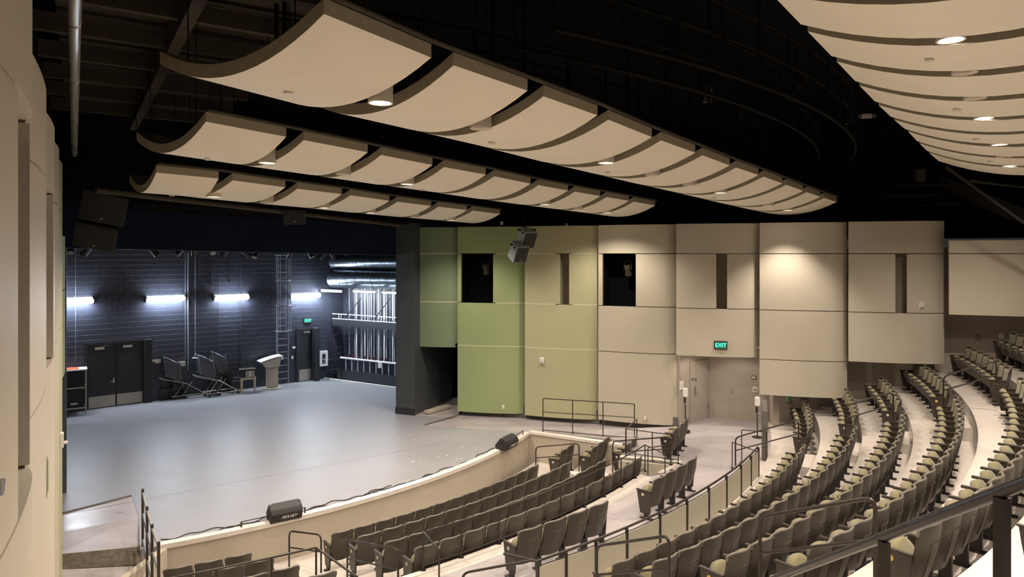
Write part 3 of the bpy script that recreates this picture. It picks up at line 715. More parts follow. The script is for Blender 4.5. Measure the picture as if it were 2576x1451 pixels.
# row E standing on the cross aisle
RE = 20.42
def thE(px, py, h): p = G(px, py, EYE-h)-CB; return math.atan2(p.y, p.x)
tE1 = thE(1317, 1339, 4.9)-.003
row(CB, RE, ZA, tE1+4*.029, tE1, 4, 'wide', 'E', 'tall backed seat from the far end of the four loose aisle seats', group='four seats standing on the cross aisle')
tE2 = thE(1641.8, 1202.9, 4.9)-.002
row(CB, RE, ZA, tE2+4*.027, tE2, 4, 'wide', 'E', 'seat from the far end of the second group on the cross aisle', group='second group of cross aisle seats')
p = G(1662, 1100, EYE-5.2); q = p-CB; te = math.atan2(q.y, q.x)
row(CB, math.hypot(q.x, q.y), ZA, te+3*.026, te, 3, 'std', 'E', 'seat of the trio beside the far stair rail on the aisle', ends=(False, True), group='trio of seats beside the far stair rail', cntfrom='near')
print('SEATS', NSEAT)
# ============================================================ RAILS
def onray(px, th, c=CB):
    k = (px-1288)/F; cs, sn = math.cos(th), math.sin(th); r = (k*c.y-c.x)/(cs-k*sn); return pol(c, r, th)
def zat(py, Y): return EYE-(py-638)*Y/F
def rnd(path, rad=.09, n=5):       # round the inner corners of a rail path
    out = [Vector(path[0])]
    for i in range(1, len(path)-1):
        a, b, c = Vector(path[i-1]), Vector(path[i]), Vector(path[i+1]); r1 = min(rad, (a-b).length*.4, (c-b).length*.4)
        p, q = b+(a-b).normalized()*r1, b+(c-b).normalized()*r1
        for k in range(n+1):
            t = k/n; out.append(p*(1-t)**2+b*2*t*(1-t)+q*t*t)
    out.append(Vector(path[-1])); return out
def rail(name, label, rails, posts, r=.021, group=None, cat='handrail', sq=False, m='steel_dark', rad=.09):
    base = Vector(posts[0][1]); root = empty(name, base, 0, label, cat, group)
    for i, path in enumerate(rails):
        mb = MB(); mb.tube([Vector(p)-base for p in (rnd(path, rad) if rad else path)], r if i == 0 else r*.85, 8); mb.build('top_rail' if i == 0 else 'lower_rail', m, root)
    for a, b in posts:
        mb = MB(); a, b = Vector(a)-base, Vector(b)-base
        if sq: mb.box((a+b)/2, (r*2, r*2, (a-b).length))
        else: mb.tube([a, b], r*.95, 8)
        mb.box(b+Vector((0, 0, .006)), (.09, .09, .012)); mb.build('post', m, root)
    return root
GH = 'stair handrails in the aisles'
def stair_rail(label, pl, pr, zl, zr, dm, fl, fr, r=.021):
    a, b = Vector((pl.x, pl.y, zl)), Vector((pr.x, pr.y, zr))
    A0, B0 = Vector((pl.x, pl.y, fl)), Vector((pr.x, pr.y, fr))
    root = empty('handrail', A0, 0, label, 'handrail', GH)
    mb = MB(); mb.tube([p-A0 for p in rnd([A0, a, b, B0], .13, 6)], r, 10); mb.build('top_rail', 'steel_dark', root)
    mb = MB(); mb.tube([a-A0-Vector((0, 0, dm)), b-A0-Vector((0, 0, dm))], r*.85, 8); mb.build('lower_rail', 'steel_dark', root)
    for q in (A0, B0):
        mb = MB(); mb.cyl(q-A0+Vector((0, 0, .006)), .05, .012, 12); mb.build('base_plate', 'steel_dark', root)
    return root
# far aisle
for lab, x0, y0, b0, m0, x1, y1, b1 in (('handrail rising from the cross aisle at the foot of the far stairs', 1850, 1100, 1178, 1133, 2009, 1056, 1130),
     ('handrail halfway up the far stairs beside the second side block row', 2127, 1020, 1095, 1052, 2247, 985, 1059), ('handrail high on the far stairs beside the brass badged end seat', 2373, 946, 1020, 982, 2506.6, 906, 980)):
    p, q = onray(x0, -.493), onray(x1, -.493)
    stair_rail(lab, p, q, zat(y0, p.y), zat(y1, q.y), (m0-y0)*p.y/F, zat(b0, p.y), zat(b1, q.y))
# near aisle
p, q = onray(1501, -.935), onray(1683, -.935); stair_rail('dark handrail over the first raked rows at the near stairs', p, q, zat(1373, p.y), zat(1347, q.y), 73*p.y/F, ZF[0], ZF[2])
p, q = onray(1912, -.935), onray(2202, -.935); stair_rail('thick dark handrail with rounded corner above the middle of the near stairs', p, q, zat(1300, p.y), zat(1250, q.y), 92*p.y/F, ZF[3]-.1, ZF[4])
p, q = Vector((-.79, 10.75, 0)), Vector((.41, 10.55, 0)); stair_rail('low handrail joining the end of the panelled guard', p, q, zat(1441, p.y), zat(1406, q.y), .42, ZA, ZF[0]-.05)
# big rail beside the camera
P1, P2 = Vector((1.762, 3.2, zat(1350, 3.2))), Vector((1.74, 2.4, zat(1236, 2.4))); dv = P2-P1
root = empty('handrail', (P1.x, P1.y, 3.35), 0, 'large close handrail crossing the corner in front of the end seat badged K', 'handrail', GH)
base = Vector((P1.x, P1.y, 3.35)); mb = MB(); mb.tube([P1-dv*3.2-base, P1-base, P2-base, P2+dv*1.6-base], .0235, 16); mb.build('top_rail', 'steel_dark', root)
for q in (P1-dv*1.6, P1, P2, P2+dv*1.2):
    mb = MB(); h = q.z-3.35-.02 if q.z < 4.9 else q.z-3.6; mb.box((q.x-base.x, q.y-base.y, q.z-base.z-.02-h/2), (.038, .038, h), .3); mb.build('post', 'steel_dark', root)
# panelled guard in front of row F
gpx = [1352, 1424, 1499, 1577, 1660, 1728, 1783, 1827.5, 1864, 1889, 1908]; gr = 21.90
gth = [th_at(CB, gr, x) for x in gpx]; gz0, gz1 = ZF[0], 1.08
groot = empty('panel_guard', pol(CB, gr, gth[0], gz0), 0, 'long curved guard rail with beige infill panels behind the cross aisle', 'guard rail'); gb = Vector(groot.location)
mb = MB(); path = [pol(CB, gr-.02, gth[0]+(gth[-1]-gth[0])*k/50, gz1)-gb for k in range(51)]; mb.tube([Vector((-.137, 11.09, gz1))-gb]+path, .022, 8); mb.build('top_rail', 'steel_dark', groot)
mb = MB(); rows_ = [[pol(CB, gr+dr, gth[0]+(gth[-1]-gth[0])*k/50, gz1-.075+dz)-gb for k in range(51)] for dr, dz in ((-.012, 0),)]
for t in gth:
    mb = MB(); a = pol(CB, gr, t)-Vector((gb.x, gb.y, 0)); mb.box((a.x, a.y, (gz1-gz0)/2-.01), (.05, .035, gz1-gz0), t); mb.build('post', 'steel_dark', groot)
for i in range(len(gth)-1):
    t0, t1 = gth[i]+.035/gr, gth[i+1]-.035/gr
    lo = [[pol(CB, gr-.006, t0+(t1-t0)*k/4, z)-gb for k in range(5)] for z in (gz0+.04, gz1-.10)]; hi = [[pol(CB, gr+.006, t0+(t1-t0)*k/4, z)-gb for k in range(5)] for z in (gz0+.04, gz1-.10)]
    mb = MB(); mb.slab(lo, hi); mb.build('infill_panel', 'wall_tan', groot)
    mb = MB(); mb.tube([pol(CB, gr-.012, t0+(t1-t0)*k/4, gz1-.085)-gb for k in range(5)], .010, 4); mb.build('frame', 'steel_dark', groot)
# slim rail behind row D
dpx = [1065, 1160.4, 1255.5, 1411, 1470, 1519.7, 1562.4, 1598, 1622.6]; rr_ = 21.62; zr1 = EYE-5.07
dth = [th_at(CF, rr_, x) for x in dpx]
rail('guard_rail', 'long slim curved guard rail standing behind the fourth pit row', [[V(p, zr1) for p in ([Vector((-1.25, 11.58, 0))]+[pol(CF, rr_, dth[0]+(dth[-1]-dth[0])*k/40) for k in range(41)]+[D(1674, 1132, 17.1)])]], [(pol(CF, rr_, t, zr1), pol(CF, rr_, t, ZA+.03)) for t in dth]+[((-1.25, 11.58, zr1), (-1.25, 11.58, ZA))], .016, cat='guard rail', rad=0)
mb = MB(); mb.tube([pol(CF, rr_, dth[0]+(dth[-1]-dth[0])*k/40, ZA+.12) for k in range(41)], .012, 6); tag(mb.build('bottom_rail', 'steel_dark'), 'thin dark bottom rail running low behind the fourth pit row', 'rail')
# pit aisle rails
def rail4(label, pl, pr, tl, tr, dm, fl, fr): return stair_rail(label, Vector(pl), Vector(pr), tl, tr, dm, fl, fr, .019)
rail4('handrail against the stage wall at the near pit steps', (-4.88, 14.8, 0), (-4.04, 14.3, 0), zat(1335, 14.8), zat(1345, 14.3), .36, ZP[0], ZP[0])
rail4('handrail beside the blue accessible badge at the near pit steps', (-3.28, 13.46, 0), (-2.08, 12.34, 0), zat(1358, 13.46), zat(1381, 12.34), .37, ZP[1], ZP[3])
rail4('handrail by the far pit steps nearest the stage wall', (.74, 21.0, 0), (2.03, 20.45, 0), zat(1124, 21.0), zat(1115, 20.45), .34, ZP[0], ZP[1])
rail4('handrail from the far pit steps up to the cross aisle', (2.95, 19.8, 0), (4.36, 18.55, 0), zat(1110, 19.8), zat(1098, 18.55), .33, ZP[2], ZA)
# landing guards
def grd(label, pts, z1, z0, extra=(), r=.015):
    P_ = [Vector(p) for p in pts]; dm = .42
    rail('guard_rail', label, [[Vector((p.x, p.y, z1)) for p in P_], [Vector((p.x, p.y, z0+.10)) for p in P_]], [((p.x, p.y, z1), (p.x, p.y, z0)) for p in P_], r, cat='guard rail', rad=0)
a, b, c = G(1575, 1147, ZA), G(1641, 1157, ZA), G(1706, 1166, ZA)
grd('light guard rail along the aisle edge of the sunken landing', [a, b, c], ZA+.78, ZA)
grd('small guard rail at the end of the fourth pit row', [G(1630, 1196, ZA), G(1673, 1190, ZA)], zr1, ZA-.1)
a, b = G(1575, 1147, ZA), G(1602, 1098, .12); rail('guard_rail', 'short sloping guard rail from the ramp down to the sunken landing', [[Vector((a.x, a.y, ZA+.78)), Vector((b.x, b.y, zat(1054, b.y))), ]], [((a.x, a.y+.05, ZA+.78), (a.x, a.y+.05, ZA)), ((b.x, b.y, zat(1054, b.y)), (b.x, b.y, .1))], .018, cat='guard rail', rad=0)
sp = [(1366, 1087, 1002), (1440.5, 1094, 1006.5), (1517, 1101, 1011), (1596, 1107, 1016)]
S_ = []
for x, yb, yt in sp: q = G(x, yb, .02); S_.append((Vector((q.x, q.y, zat(yt, q.y))), q, zat(yt+34, q.y), zat(yb-6, q.y)))
rail('guard_rail', 'rectangular guard rail on the ramp in front of olive wall panel', [[s_[0] for s_ in S_], [Vector((s_[1].x, s_[1].y, s_[2])) for s_ in S_], [Vector((s_[1].x, s_[1].y, s_[3])) for s_ in S_]], [(s_[0], s_[1]) for s_ in S_], .017, cat='guard rail', rad=0)
a, b = Vector((5.95, 18.26, 0)), Vector((6.22, 17.2, 0)); rail('guard_rail', 'low return rail joining the panelled guard to the far stairs', [[V(a, .91), V(b, .97)]], [(V(a, .91), V(a, ZA)), (V(b, .97), V(b, ZA))], .015, cat='guard rail', rad=0)
a, b = Vector((6.39, 18.8, 0)), Vector((7.0, 18.6, 0)); rail('guard_rail', 'low rail in front of the dark pilaster beside the far stairs', [[V(a, 1.1), V(b, 1.1)]], [(V(a, 1.1), V(a, ZA)), (V(b, 1.1), V(b, ZA))], .015, cat='guard rail', rad=0)
# left block guard and the ramp rail
tl = [-1.005, -1.04, -1.08, -1.12]; rail('guard_rail', 'slim guard rail over the seats across the near pit steps', [[V((-2.43, 10.6, 0), zr1)]+[pol(CF, 21.15, t, zr1) for t in tl]], [(pol(CF, 21.15, t, zr1), pol(CF, 21.15, t, ZA-.3)) for t in tl]+[((-2.43, 10.6, zr1), (-2.43, 10.6, ZA))], .019, cat='guard rail', rad=0)
rp = [(-7.58, 13.87, 1.09), (-7.01, 12.98, 1.06), (-6.52, 12.24, 1.02), (-6.03, 11.53, 1.0)]
base = Vector((rp[0][0], rp[0][1], -.1)); root = empty('guard_rail', base, 0, 'black and steel guard rail down the edge of the left stage ramp', 'guard rail')
for nm_, dz in (('top_rail', 0), ('lower_rail', -.42), ('lower_rail', -.95)):
    mb = MB(); mb.tube([Vector(p)+Vector((0, 0, dz))-base for p in rp], .02, 8); mb.build(nm_, 'chrome' if dz else 'cab_metal', root)
for p in rp:
    mb = MB(); mb.box((p[0]-base.x, p[1]-base.y, (p[2]-.25)/2+.08-base.z-.12), (.045, .045, p[2]+.5), .6); mb.build('post', 'steel_dark', root)

# ============================================================ CEILING CLOUDS
DL = []
def cloud(N, Fp, w, sag, side, zN, zF, label, group, th=.15, m='cream'):
    """N, Fp: the two corners of the reference edge; w: width; side +1 stage-ward, -1 audience-ward"""
    d = (Fp-N); d.z = 0; d.normalize(); pr_ = Vector((-d.y, d.x, 0))*side
    nu = 14; lo = []; hi = []
    for j in (0, 1):
        B_ = N if j == 0 else Fp; z0 = zN if j == 0 else zF
        lo.append([V(B_+pr_*w*u/nu, z0-sag*4*(u/nu)*(1-u/nu)) for u in range(nu+1)]); hi.append([p+Vector((0, 0, th)) for p in lo[-1]])
    mb = MB(); c = (lo[0][7]+lo[1][7])/2
    mb.grid([[p-c for p in r] for r in lo], True)
    soff = mb; o = empty('ceiling_cloud', c, 0, label, 'ceiling panel', group)
    s1 = soff.build('soffit', m, o)
    mb = MB(); hh = [[p-c for p in r] for r in hi]; ll = [[p-c for p in r] for r in lo]
    mb.grid(hh, True)
    for a_, b_ in ((ll[0], hh[0]), (ll[1], hh[1])): mb.grid([a_, b_], False)
    for k in (0, nu): mb.add([ll[0][k], ll[1][k], hh[1][k], hh[0][k]], [(0, 1, 2, 3)])
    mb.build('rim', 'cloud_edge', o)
    # hanger rods up to the roof
    for j in (0, 1):
        for k in (2, 12): mb = MB(); q = hh[j][k]*.92; q.z = hh[j][k].z-.01; mb.tube([q, Vector((q.x, q.y, 10.45-c.z))], .008, 4); mb.build('hanger', 'truss', o)
    return o, pr_, d
def cloud_row(pxs, vs, h0, h1, first, hfirst, w, sag, side, rowtxt, group, gap=.34, lit=(), off=(), lu=.34, drop=.04, sprink=(), frame=True, extra=0):
    n = len(pxs); Fs = []
    for i, (x, v) in enumerate(zip(pxs, vs)):
        h = h0+(h1-h0)*i/(n-1); Y = h*F/v; Fs.append(Vector(((x-1288)/F*Y, Y, EYE+h)))
    Y = hfirst*F/first[1]; N = Vector(((first[0]-1288)/F*Y, Y, EYE+hfirst)); edge = [N]
    for i in range(n):
        Fp = Fs[i]; d = (Fp-N).normalized()
        if side < 0: pass
        o, pr_, dd = cloud(Vector((N.x, N.y, 0)), Vector((Fp.x, Fp.y, 0)), w, sag, side, N.z, Fp.z, f'{ORD[i]} curved cream ceiling panel from the near end of the {rowtxt}', group)
        g = i+1; nx = (Fs[i+1]-Fp).normalized() if i < n-1 else d
        if g in lit or g in off:
            c = Vector((Fp.x, Fp.y, 0))+Vector((nx.x, nx.y, 0))*gap*.5+pr_*w*lu
            DL.append((c, Fp.z-sag*4*lu*(1-lu)-drop, g in lit, g, rowtxt))
        if g in sprink:
            c = (Vector((N.x, N.y, 0))+Vector((Fp.x, Fp.y, 0)))/2+pr_*w*.52; z = (N.z+Fp.z)/2-sag*4*.52*.48
            mb = MB(); mb.cyl((0, 0, -.012), .055, .022, 18); q = mb.build('sprinkler_cover', 'offwhite'); q.location = (c.x, c.y, z); tag(q, f'small round cover plate under the {ORD[i]} panel of the {rowtxt}', 'sprinkler cover', 'round cover plates under the ceiling panels')
        edge.append(Fp); N = Fp+nx*gap
    if frame:
        mb = MB(); e0 = [p+Vector((0, 0, .17)) for p in edge]; mb.tube([p-pr_*.05*1 for p in e0], .035, 4); q = mb.build('ceiling_frame_rail', 'joist'); tag(q, f'dark steel rail along the upper edge of the {rowtxt}', 'rail')
cloud_row([1085, 1327, 1503, 1640, 1749, 1836, 1908, 1968, 2020, 2064, 2105], [493, 410, 348, 293, 254, 222, 198, 177, 158, 143, 130], 2.15, 1.60, (815, 603), 2.2, 2.87, .345, 1, 'long front row', 'long front row of ceiling clouds', lit=(1, 4, 7, 10), off=(2, 5, 6, 9), sprink=(1, 3, 5, 8))
cloud_row([720, 925, 1088, 1222, 1335, 1429, 1510, 1582, 1648], [294, 255, 223, 199, 176, 159, 145, 133, 121], 1.9, 1.6, (518, 332), 1.95, 2.55, .33, 1, 'middle row', 'middle row of ceiling clouds', lit=(1, 3, 6, 8), off=(2, 7), sprink=(1, 4, 6))
cloud_row([550, 718, 860, 980, 1085, 1175, 1258], [189, 167, 150, 133, 120, 110, 100], 1.5, 1.4, (393, 204), 1.53, 2.2, .30, 1, 'row over the stage edge', 'row of ceiling clouds over the stage edge', lit=(1, 3, 4, 6), off=(2, 5), sprink=(1,))
# rear row over the raked seats
n0 = [(2031.7, 559), (2104.7, 483.4), (2162, 423), (2209.7, 374), (2249, 337), (2284.5, 307), (2312.5, 277.5), (2337.7, 253.4), (2366, 229)]
pts0 = []
for i, (x, v) in enumerate(n0): h = 2.9-.5*i/8; Y = h*F/v; pts0.append(Vector(((x-1288)/F*Y, Y, EYE+h)))
d0 = (pts0[1]-pts0[0]); pts0 = [pts0[0]-d0*3+Vector((-.25, .1, 0)), pts0[0]-d0*2+Vector((-.12, 0, 0)), pts0[0]-d0]+pts0
for i in range(len(pts0)-1):
    N, Fx = pts0[i], pts0[i+1]; d = (Fx-N).normalized(); Fp = Fx-d*.30; w0 = 4.3; sag = .52
    o, pr_, dd = cloud(Vector((N.x, N.y, 0)), Vector((Fp.x, Fp.y, 0)), w0, sag, -1, N.z, Fp.z, f'{ORD[i]} wide curved ceiling panel from the camera in the rear row above the raked seats', 'rear row of wide ceiling clouds')
    for u in (.37,):
        c = Vector((Fp.x, Fp.y, 0))+Vector((d.x, d.y, 0))*.15+pr_*w0*u
        if i not in (6, 10): DL.append((c, Fp.z-sag*4*u*(1-u)-.0, i in (0, 1, 2, 5, 7, 9), i+1, 'rear row'))
    if i in (3, 5, 7, 9):
        u = .3; c = (Vector((N.x, N.y, 0))+Vector((Fp.x, Fp.y, 0)))/2+pr_*w0*u; z = (N.z+Fp.z)/2-sag*4*u*(1-u)
        mb = MB(); mb.cyl((0, 0, -.012), .055, .022, 18); q = mb.build('sprinkler_cover', 'offwhite'); q.location = (c.x, c.y, z); tag(q, f'small round cover plate under the {ORD[i]} wide panel of the rear row', 'sprinkler cover', 'round cover plates under the ceiling panels')
for c, z, on, g, rt in DL:
    o = empty('downlight', (c.x, c.y, z), 0, f'{"lit" if on else "unlit"} round downlight in the {ORD[g-1]} gap of the {rt}', 'ceiling light', 'round downlights between the ceiling clouds')
    mb = MB(); n = 28; R_ = .15
    mb.grid([[Vector((R_*math.cos(2*math.pi*k/n), R_*math.sin(2*math.pi*k/n), zz)) for k in range(n+1)] for zz in (0, .38)], True)
    mb.grid([[Vector((r_*math.cos(2*math.pi*k/n), r_*math.sin(2*math.pi*k/n), zz)) for k in range(n+1)] for r_, zz in ((R_, 0), (R_-.018, 0), (R_-.04, .05))], True)
    mb.cyl((0, 0, .38), R_, .01, n); mb.build('housing', 'offwhite', o)
    mb = MB(); mb.cyl((0, 0, .035), R_-.033, .006, n); mb.build('lens', 'glow_warm' if on else 'lens_off', o)
    if on: spot('downlight_lamp', (0, 0, .025), (P_REAR*(1.1 if g < 3 else 1)) if rt == 'rear row' else P_HOUSE, WARM, 2.62 if rt == 'rear row' else (1.7 if (rt == 'long front row' and g == 10) else 2.35), .65, .09, o)

# ============================================================ DARK ROOF STEEL
ld = Vector((-.65, 1, 0)).normalized(); lp = Vector((.838, .545, 0))
mb = MB(); mb.tube([Vector((-.6476*Y, Y, 8.4)) for Y in (5.2, 8, 11, 14, 16.8)], .062, 12)
for Y in (7, 9.3, 12, 14.5, 16): mb.cyl((-.6476*Y, Y, 8.4), .072, .03, 12, 'y')
tag(mb.build('ceiling_pipe', 'cab_metal'), 'grey metal pipe running under the roof along the left wall', 'pipe')
for i, Y in enumerate((4.5, 5.8, 7.1, 8.4, 9.7, 11.0, 12.3, 13.6, 15.0)):
    a = Vector((-.6-.65*Y, Y, 9.35)); b = a+lp*3.6; mb = MB()
    ang = math.atan2(lp.y, lp.x); mid = (a+b)/2; mb.box(mid, (3.6, .12, .24), ang); mb.box(mid+Vector((0, 0, .13)), (3.6, .20, .02), ang)
    o = struct(mb, 'beam', 'joist')
a = Vector((1.6-.655*4, 4, 9.3)); b = Vector((1.6-.655*17, 17, 9.3)); mb = MB(); mb.box((a+b)/2, ((b-a).length, .16, .4), math.atan2((b-a).y, (b-a).x)); struct(mb, 'beam', 'joist')
mb = MB(); mb.hexa([V(LW(2), 9.6), V(LW(17.5), 9.6), V(Vector((*LW(17.5), 0))+lp*3.4, 9.6), V(Vector((*LW(2), 0))+lp*3.4, 9.6)], [V(LW(2), 9.66), V(LW(17.5), 9.66), V(Vector((*LW(17.5), 0))+lp*3.4, 9.66), V(Vector((*LW(2), 0))+lp*3.4, 9.66)]); struct(mb, 'ceiling_deck', 'joist')
# catwalks following the seating arcs
def catwalk(r, t0, t1, z, label, n=16):
    base = pol(CB, r, t0, z); root = empty('catwalk', base, 0, label, 'catwalk', 'black catwalks under the roof')
    for nm_, dr, dz, rad in (('walkway_edge', -.45, 0, .035), ('walkway_edge', .45, 0, .035), ('top_rail', -.45, 1.05, .022), ('top_rail', .45, 1.05, .022), ('middle_rail', -.45, .55, .018), ('middle_rail', .45, .55, .018)):
        mb = MB(); mb.tube([pol(CB, r+dr, t0+(t1-t0)*k/24, z+dz)-base for k in range(25)], rad, 5); mb.build(nm_, 'truss', root)
    for k in range(n+1):
        for dr in (-.45, .45):
            q = pol(CB, r+dr, t0+(t1-t0)*k/n, z)-base; mb = MB(); mb.box(q+Vector((0, 0, .52)), (.04, .04, 1.05)); 
            if k % 4 == 0: mb.box(q+Vector((0, 0, 2.2)), (.05, .05, 3.4))
            mb.build('post', 'truss', root)
catwalk(21.3, -1.12, -.35, 8.35, 'black railed catwalk hanging behind the long front row of ceiling clouds', 18)
catwalk(23.6, -1.0, -.35, 8.75, 'higher black catwalk in front of the rear ceiling clouds', 14)
catwalk(16.3, -1.05, -.45, 8.2, 'black catwalk between the long front row and the middle row', 12)
for j, (p, q) in enumerate((((2082, 385), (2398, 372)), ((2060, 415), (2400, 407)), ((2060, 470), (2460, 462)), ((2090, 497), (2370, 490)), ((2100, 521), (2420, 512)))):
    a, b = D(*p, 23.5), D(*q, 21.5); mb = MB(); mb.tube([a, b], (.02, .02, .05, .03, .04)[j], 6); struct(mb, 'beam', 'truss_dim' if j > 1 else 'truss')
for x, y0, y1 in ((2140, 385, 520), (2255, 300, 520), (2364, 405, 500), (2372, 405, 500), (2520, 440, 560)):
    mb = MB(); mb.tube([D(x, y0, 22.3), D(x, y1, 22.3)], .05, 6); struct(mb, 'column', 'truss')
for (x0, y0, x1, y1) in ((1905, 25, 1815, 130), (1905, 25, 2042, 195), (2072, 150, 1985, 245), (1920, 90, 1975, 245), (1700, 65, 1790, 112), (1940, 180, 2075, 155), (2380, 420, 2576, 560), (2440, 455, 2576, 470)):
    mb = MB(); mb.tube([D(x0, y0, 17), D(x1, y1, 17)], .035, 6); struct(mb, 'beam', 'truss_dim')
# wide diagonal stair soffit high at the far right
mb = MB(); a, b = D(2370, 470, 22), D(2600, 565, 19.5); mb.hexa([a, b, b+Vector((.1, .5, 0)), a+Vector((.1, .5, 0))], [a+Vector((0, 0, .35)), b+Vector((0, 0, .35)), b+Vector((.1, .5, .35)), a+Vector((.1, .5, .35))]); struct(mb, 'beam', 'truss_dim')
# emergency light and boxes on the dark wall
e = D(2180, 292, 21); o = empty('emergency_light', e, -.3, 'twin headed emergency light high on the black wall', 'emergency light')
mb = MB(); mb.box((0, 0, 0), (.30, .06, .14)); mb.build('body', 'offwhite', o, .01)
for s_ in (-1, 1): mb = MB(); mb.cyl((s_*.2, -.03, -.01), .06, .07, 16, 'y'); mb.build('lamp_head', 'fixglass', o)
e = D(2315, 443, 21.4); mb = MB(); mb.box((0, 0, 0), (.28, .12, .36)); mb.box((0, -.02, .2), (.31, .16, .03)); q = mb.build('electrical_box', 'joist', None, .01); q.location = e; tag(q, 'grey electrical box high by the catwalk rails', 'electrical box')
def fixture(loc, rz, label, group, s=1., tilt=.6, stem=.3, m='fix'):
    o = empty('stage_light', loc, rz, label, 'stage light', group)
    R_ = Matrix.Rotation(tilt, 3, 'X'); mb = MB(); n = 14; prof = [(.05, .16), (.075, .12), (.08, 0), (.085, -.1), (.1, -.16)]
    mb.grid([[R_ @ Vector((r_*s*math.cos(2*math.pi*k/n), r_*s*math.sin(2*math.pi*k/n), z*s)) for k in range(n+1)] for r_, z in prof]); mb.build('body', m, o)
    mb = MB(); mb.add([R_ @ Vector((.092*s*math.cos(2*math.pi*k/n), .092*s*math.sin(2*math.pi*k/n), -.15*s)) for k in range(n)], [tuple(range(n))]); mb.build('lens', 'fixglass', o)
    mb = MB(); mb.tube(rnd([(-.1*s, 0, 0), (-.1*s, 0, .22*s), (.1*s, 0, .22*s), (.1*s, 0, 0)], .03), .012*s, 5); mb.tube([(0, 0, .22*s), (0, 0, .22*s+stem)], .012, 5); mb.build('yoke', m, o)
    return o
for j, (x, y, Y) in enumerate(((1345, 12, 14.5), (1530, 105, 16), (1782, 240, 17), (1865, 285, 18.5), (1906, 305, 19.5), (2137, 298, 20), (1865, 112, 17), (1413, 22, 15))):
    fixture(D(x, y, Y), .4*j, ['theatre light hanging over the middle of the long front row', 'theatre light hanging left of the bent conduit', 'dim theatre light below the crossed braces', 'dim theatre light left of its neighbour by the catwalk', 'lowest dim theatre light beside the catwalk rails', 'theatre light just left of the emergency light', 'theatre light among roof braces near the rear clouds', 'pale theatre lamp near the picture top beside catwalk'][j], 'theatre lights under the roof', 1.1, .2, .5, 'cab_metal' if j < 3 else 'fix')
# ============================================================ STAGE CONTENTS
bn = Vector((bdir.y, -bdir.x, 0)); brz = math.atan2(bdir.y, bdir.x)
def BWp(px, off=0.):
    k = (px-1288)/F; p = BW0+bn*off; t = (k*p.y-p.x)/(bdir.x-k*bdir.y); return p+bdir*t
sn = Vector((sdir.y, -sdir.x, 0)); srz = math.atan2(sdir.y, sdir.x)
def SWp(px, off=0., o=BWc):
    k = (px-1288)/F; p = o+sn*off; t = (k*p.y-p.x)/(sdir.x-k*sdir.y); return p+sdir*t
def wroot(name, px, z, label, cat, off=0., group=None, side=False):
    p = SWp(px, off, BWR) if side else BWp(px, off); return empty(name, (p.x, p.y, z), srz if side else brz, label, cat, group)
def bx(parent, name, m, c, d, bevel=0, **k):
    mb = MB(); mb.box(c, d, **k); return mb.build(name, m, parent, bevel)
# double door
def struct_empty(name, loc, rz):
    o = bpy.data.objects.new(name, None); COL.objects.link(o); o.location = loc; o.rotation_euler = (0, 0, rz); o['kind'] = 'structure'; return o
p0, p1 = BWp(220), BWp(360); L = (p1-p0).length
d1 = struct_empty('door_1', p0, brz)
bx(d1, 'frame', 'door', (-.05, -.03, 1.27), (.10, .10, 2.54)); bx(d1, 'frame', 'door', (L+.14, -.10, 1.27), (.28, .24, 2.54)); bx(d1, 'frame', 'door', (L/2, -.03, 2.52), (L+.2, .10, .10))
for k in (0, 1):
    lf = bx(d1, 'leaf', 'door', (L*(.25+.5*k), -.02, 1.24), (L/2-.02, .045, 2.44), .004)
    bx(lf, 'kickplate', 'kickplate', (L*(.25+.5*k), -.046, .25), (L/2-.06, .004, .44)); bx(lf, 'closer', 'chrome', (L*(.20+.5*k), -.09, 2.33), (.32, .07, .09), .01)
    mb = MB(); mb.tube([(L*(.20+.5*k)+.1, -.10, 2.40), (L*(.20+.5*k)+.3, -.16, 2.43)], .012, 5); mb.build('closer_arm', 'door', lf)
mb = MB(); mb.box((L*.5-.09, -.06, 1.02), (.05, .03, .18)); mb.tube([(L*.5-.09, -.09, 1.0), (L*.5-.21, -.09, 1.0)], .011, 6); mb.build('door_handle', 'chrome', d1)
p0, p1 = BWp(750), BWp(783); L = (p1-p0).length
d2 = struct_empty('door_2', p0, brz)
bx(d2, 'frame', 'door', (-.05, -.03, 1.24), (.10, .10, 2.5)); bx(d2, 'frame', 'door', (L+.12, -.20, 1.24), (.22, .42, 2.5)); bx(d2, 'frame', 'door', (L/2, -.03, 2.46), (L+.2, .10, .10))
lf = bx(d2, 'leaf', 'door', (L/2, -.02, 1.2), (L-.02, .045, 2.38), .004); bx(lf, 'kickplate', 'kickplate', (L/2, -.046, .30), (L-.06, .004, .54)); bx(lf, 'closer', 'chrome', (L*.6, -.09, 2.30), (.32, .07, .09), .01)
# exit recess door leaf and hardware
kd = (K1-K0).normalized(); krz = math.atan2(kd.y, kd.x); KL = (K1-K0).length
d3 = struct_empty('door_3', V(K0+kd*(KL*.30), 0), krz); lf = bx(d3, 'leaf', 'taupe', (KL*.30, -.02, 1.25), (KL*.60, .04, 2.1), .004)
mb = MB(); mb.box((KL*.14, -.06, 1.27), (.06, .03, .24)); mb.tube([(KL*.14, -.10, 1.22), (KL*.14+.14, -.10, 1.22)], .012, 6); mb.cyl((KL*.14, -.08, 1.44), .03, .05, 12, 'y'); mb.build('door_handle', 'chrome', d3)
for z in (.62, 1.95): bx(d3, 'hinge', 'chrome', (KL*.615, -.04, z), (.03, .03, .16))
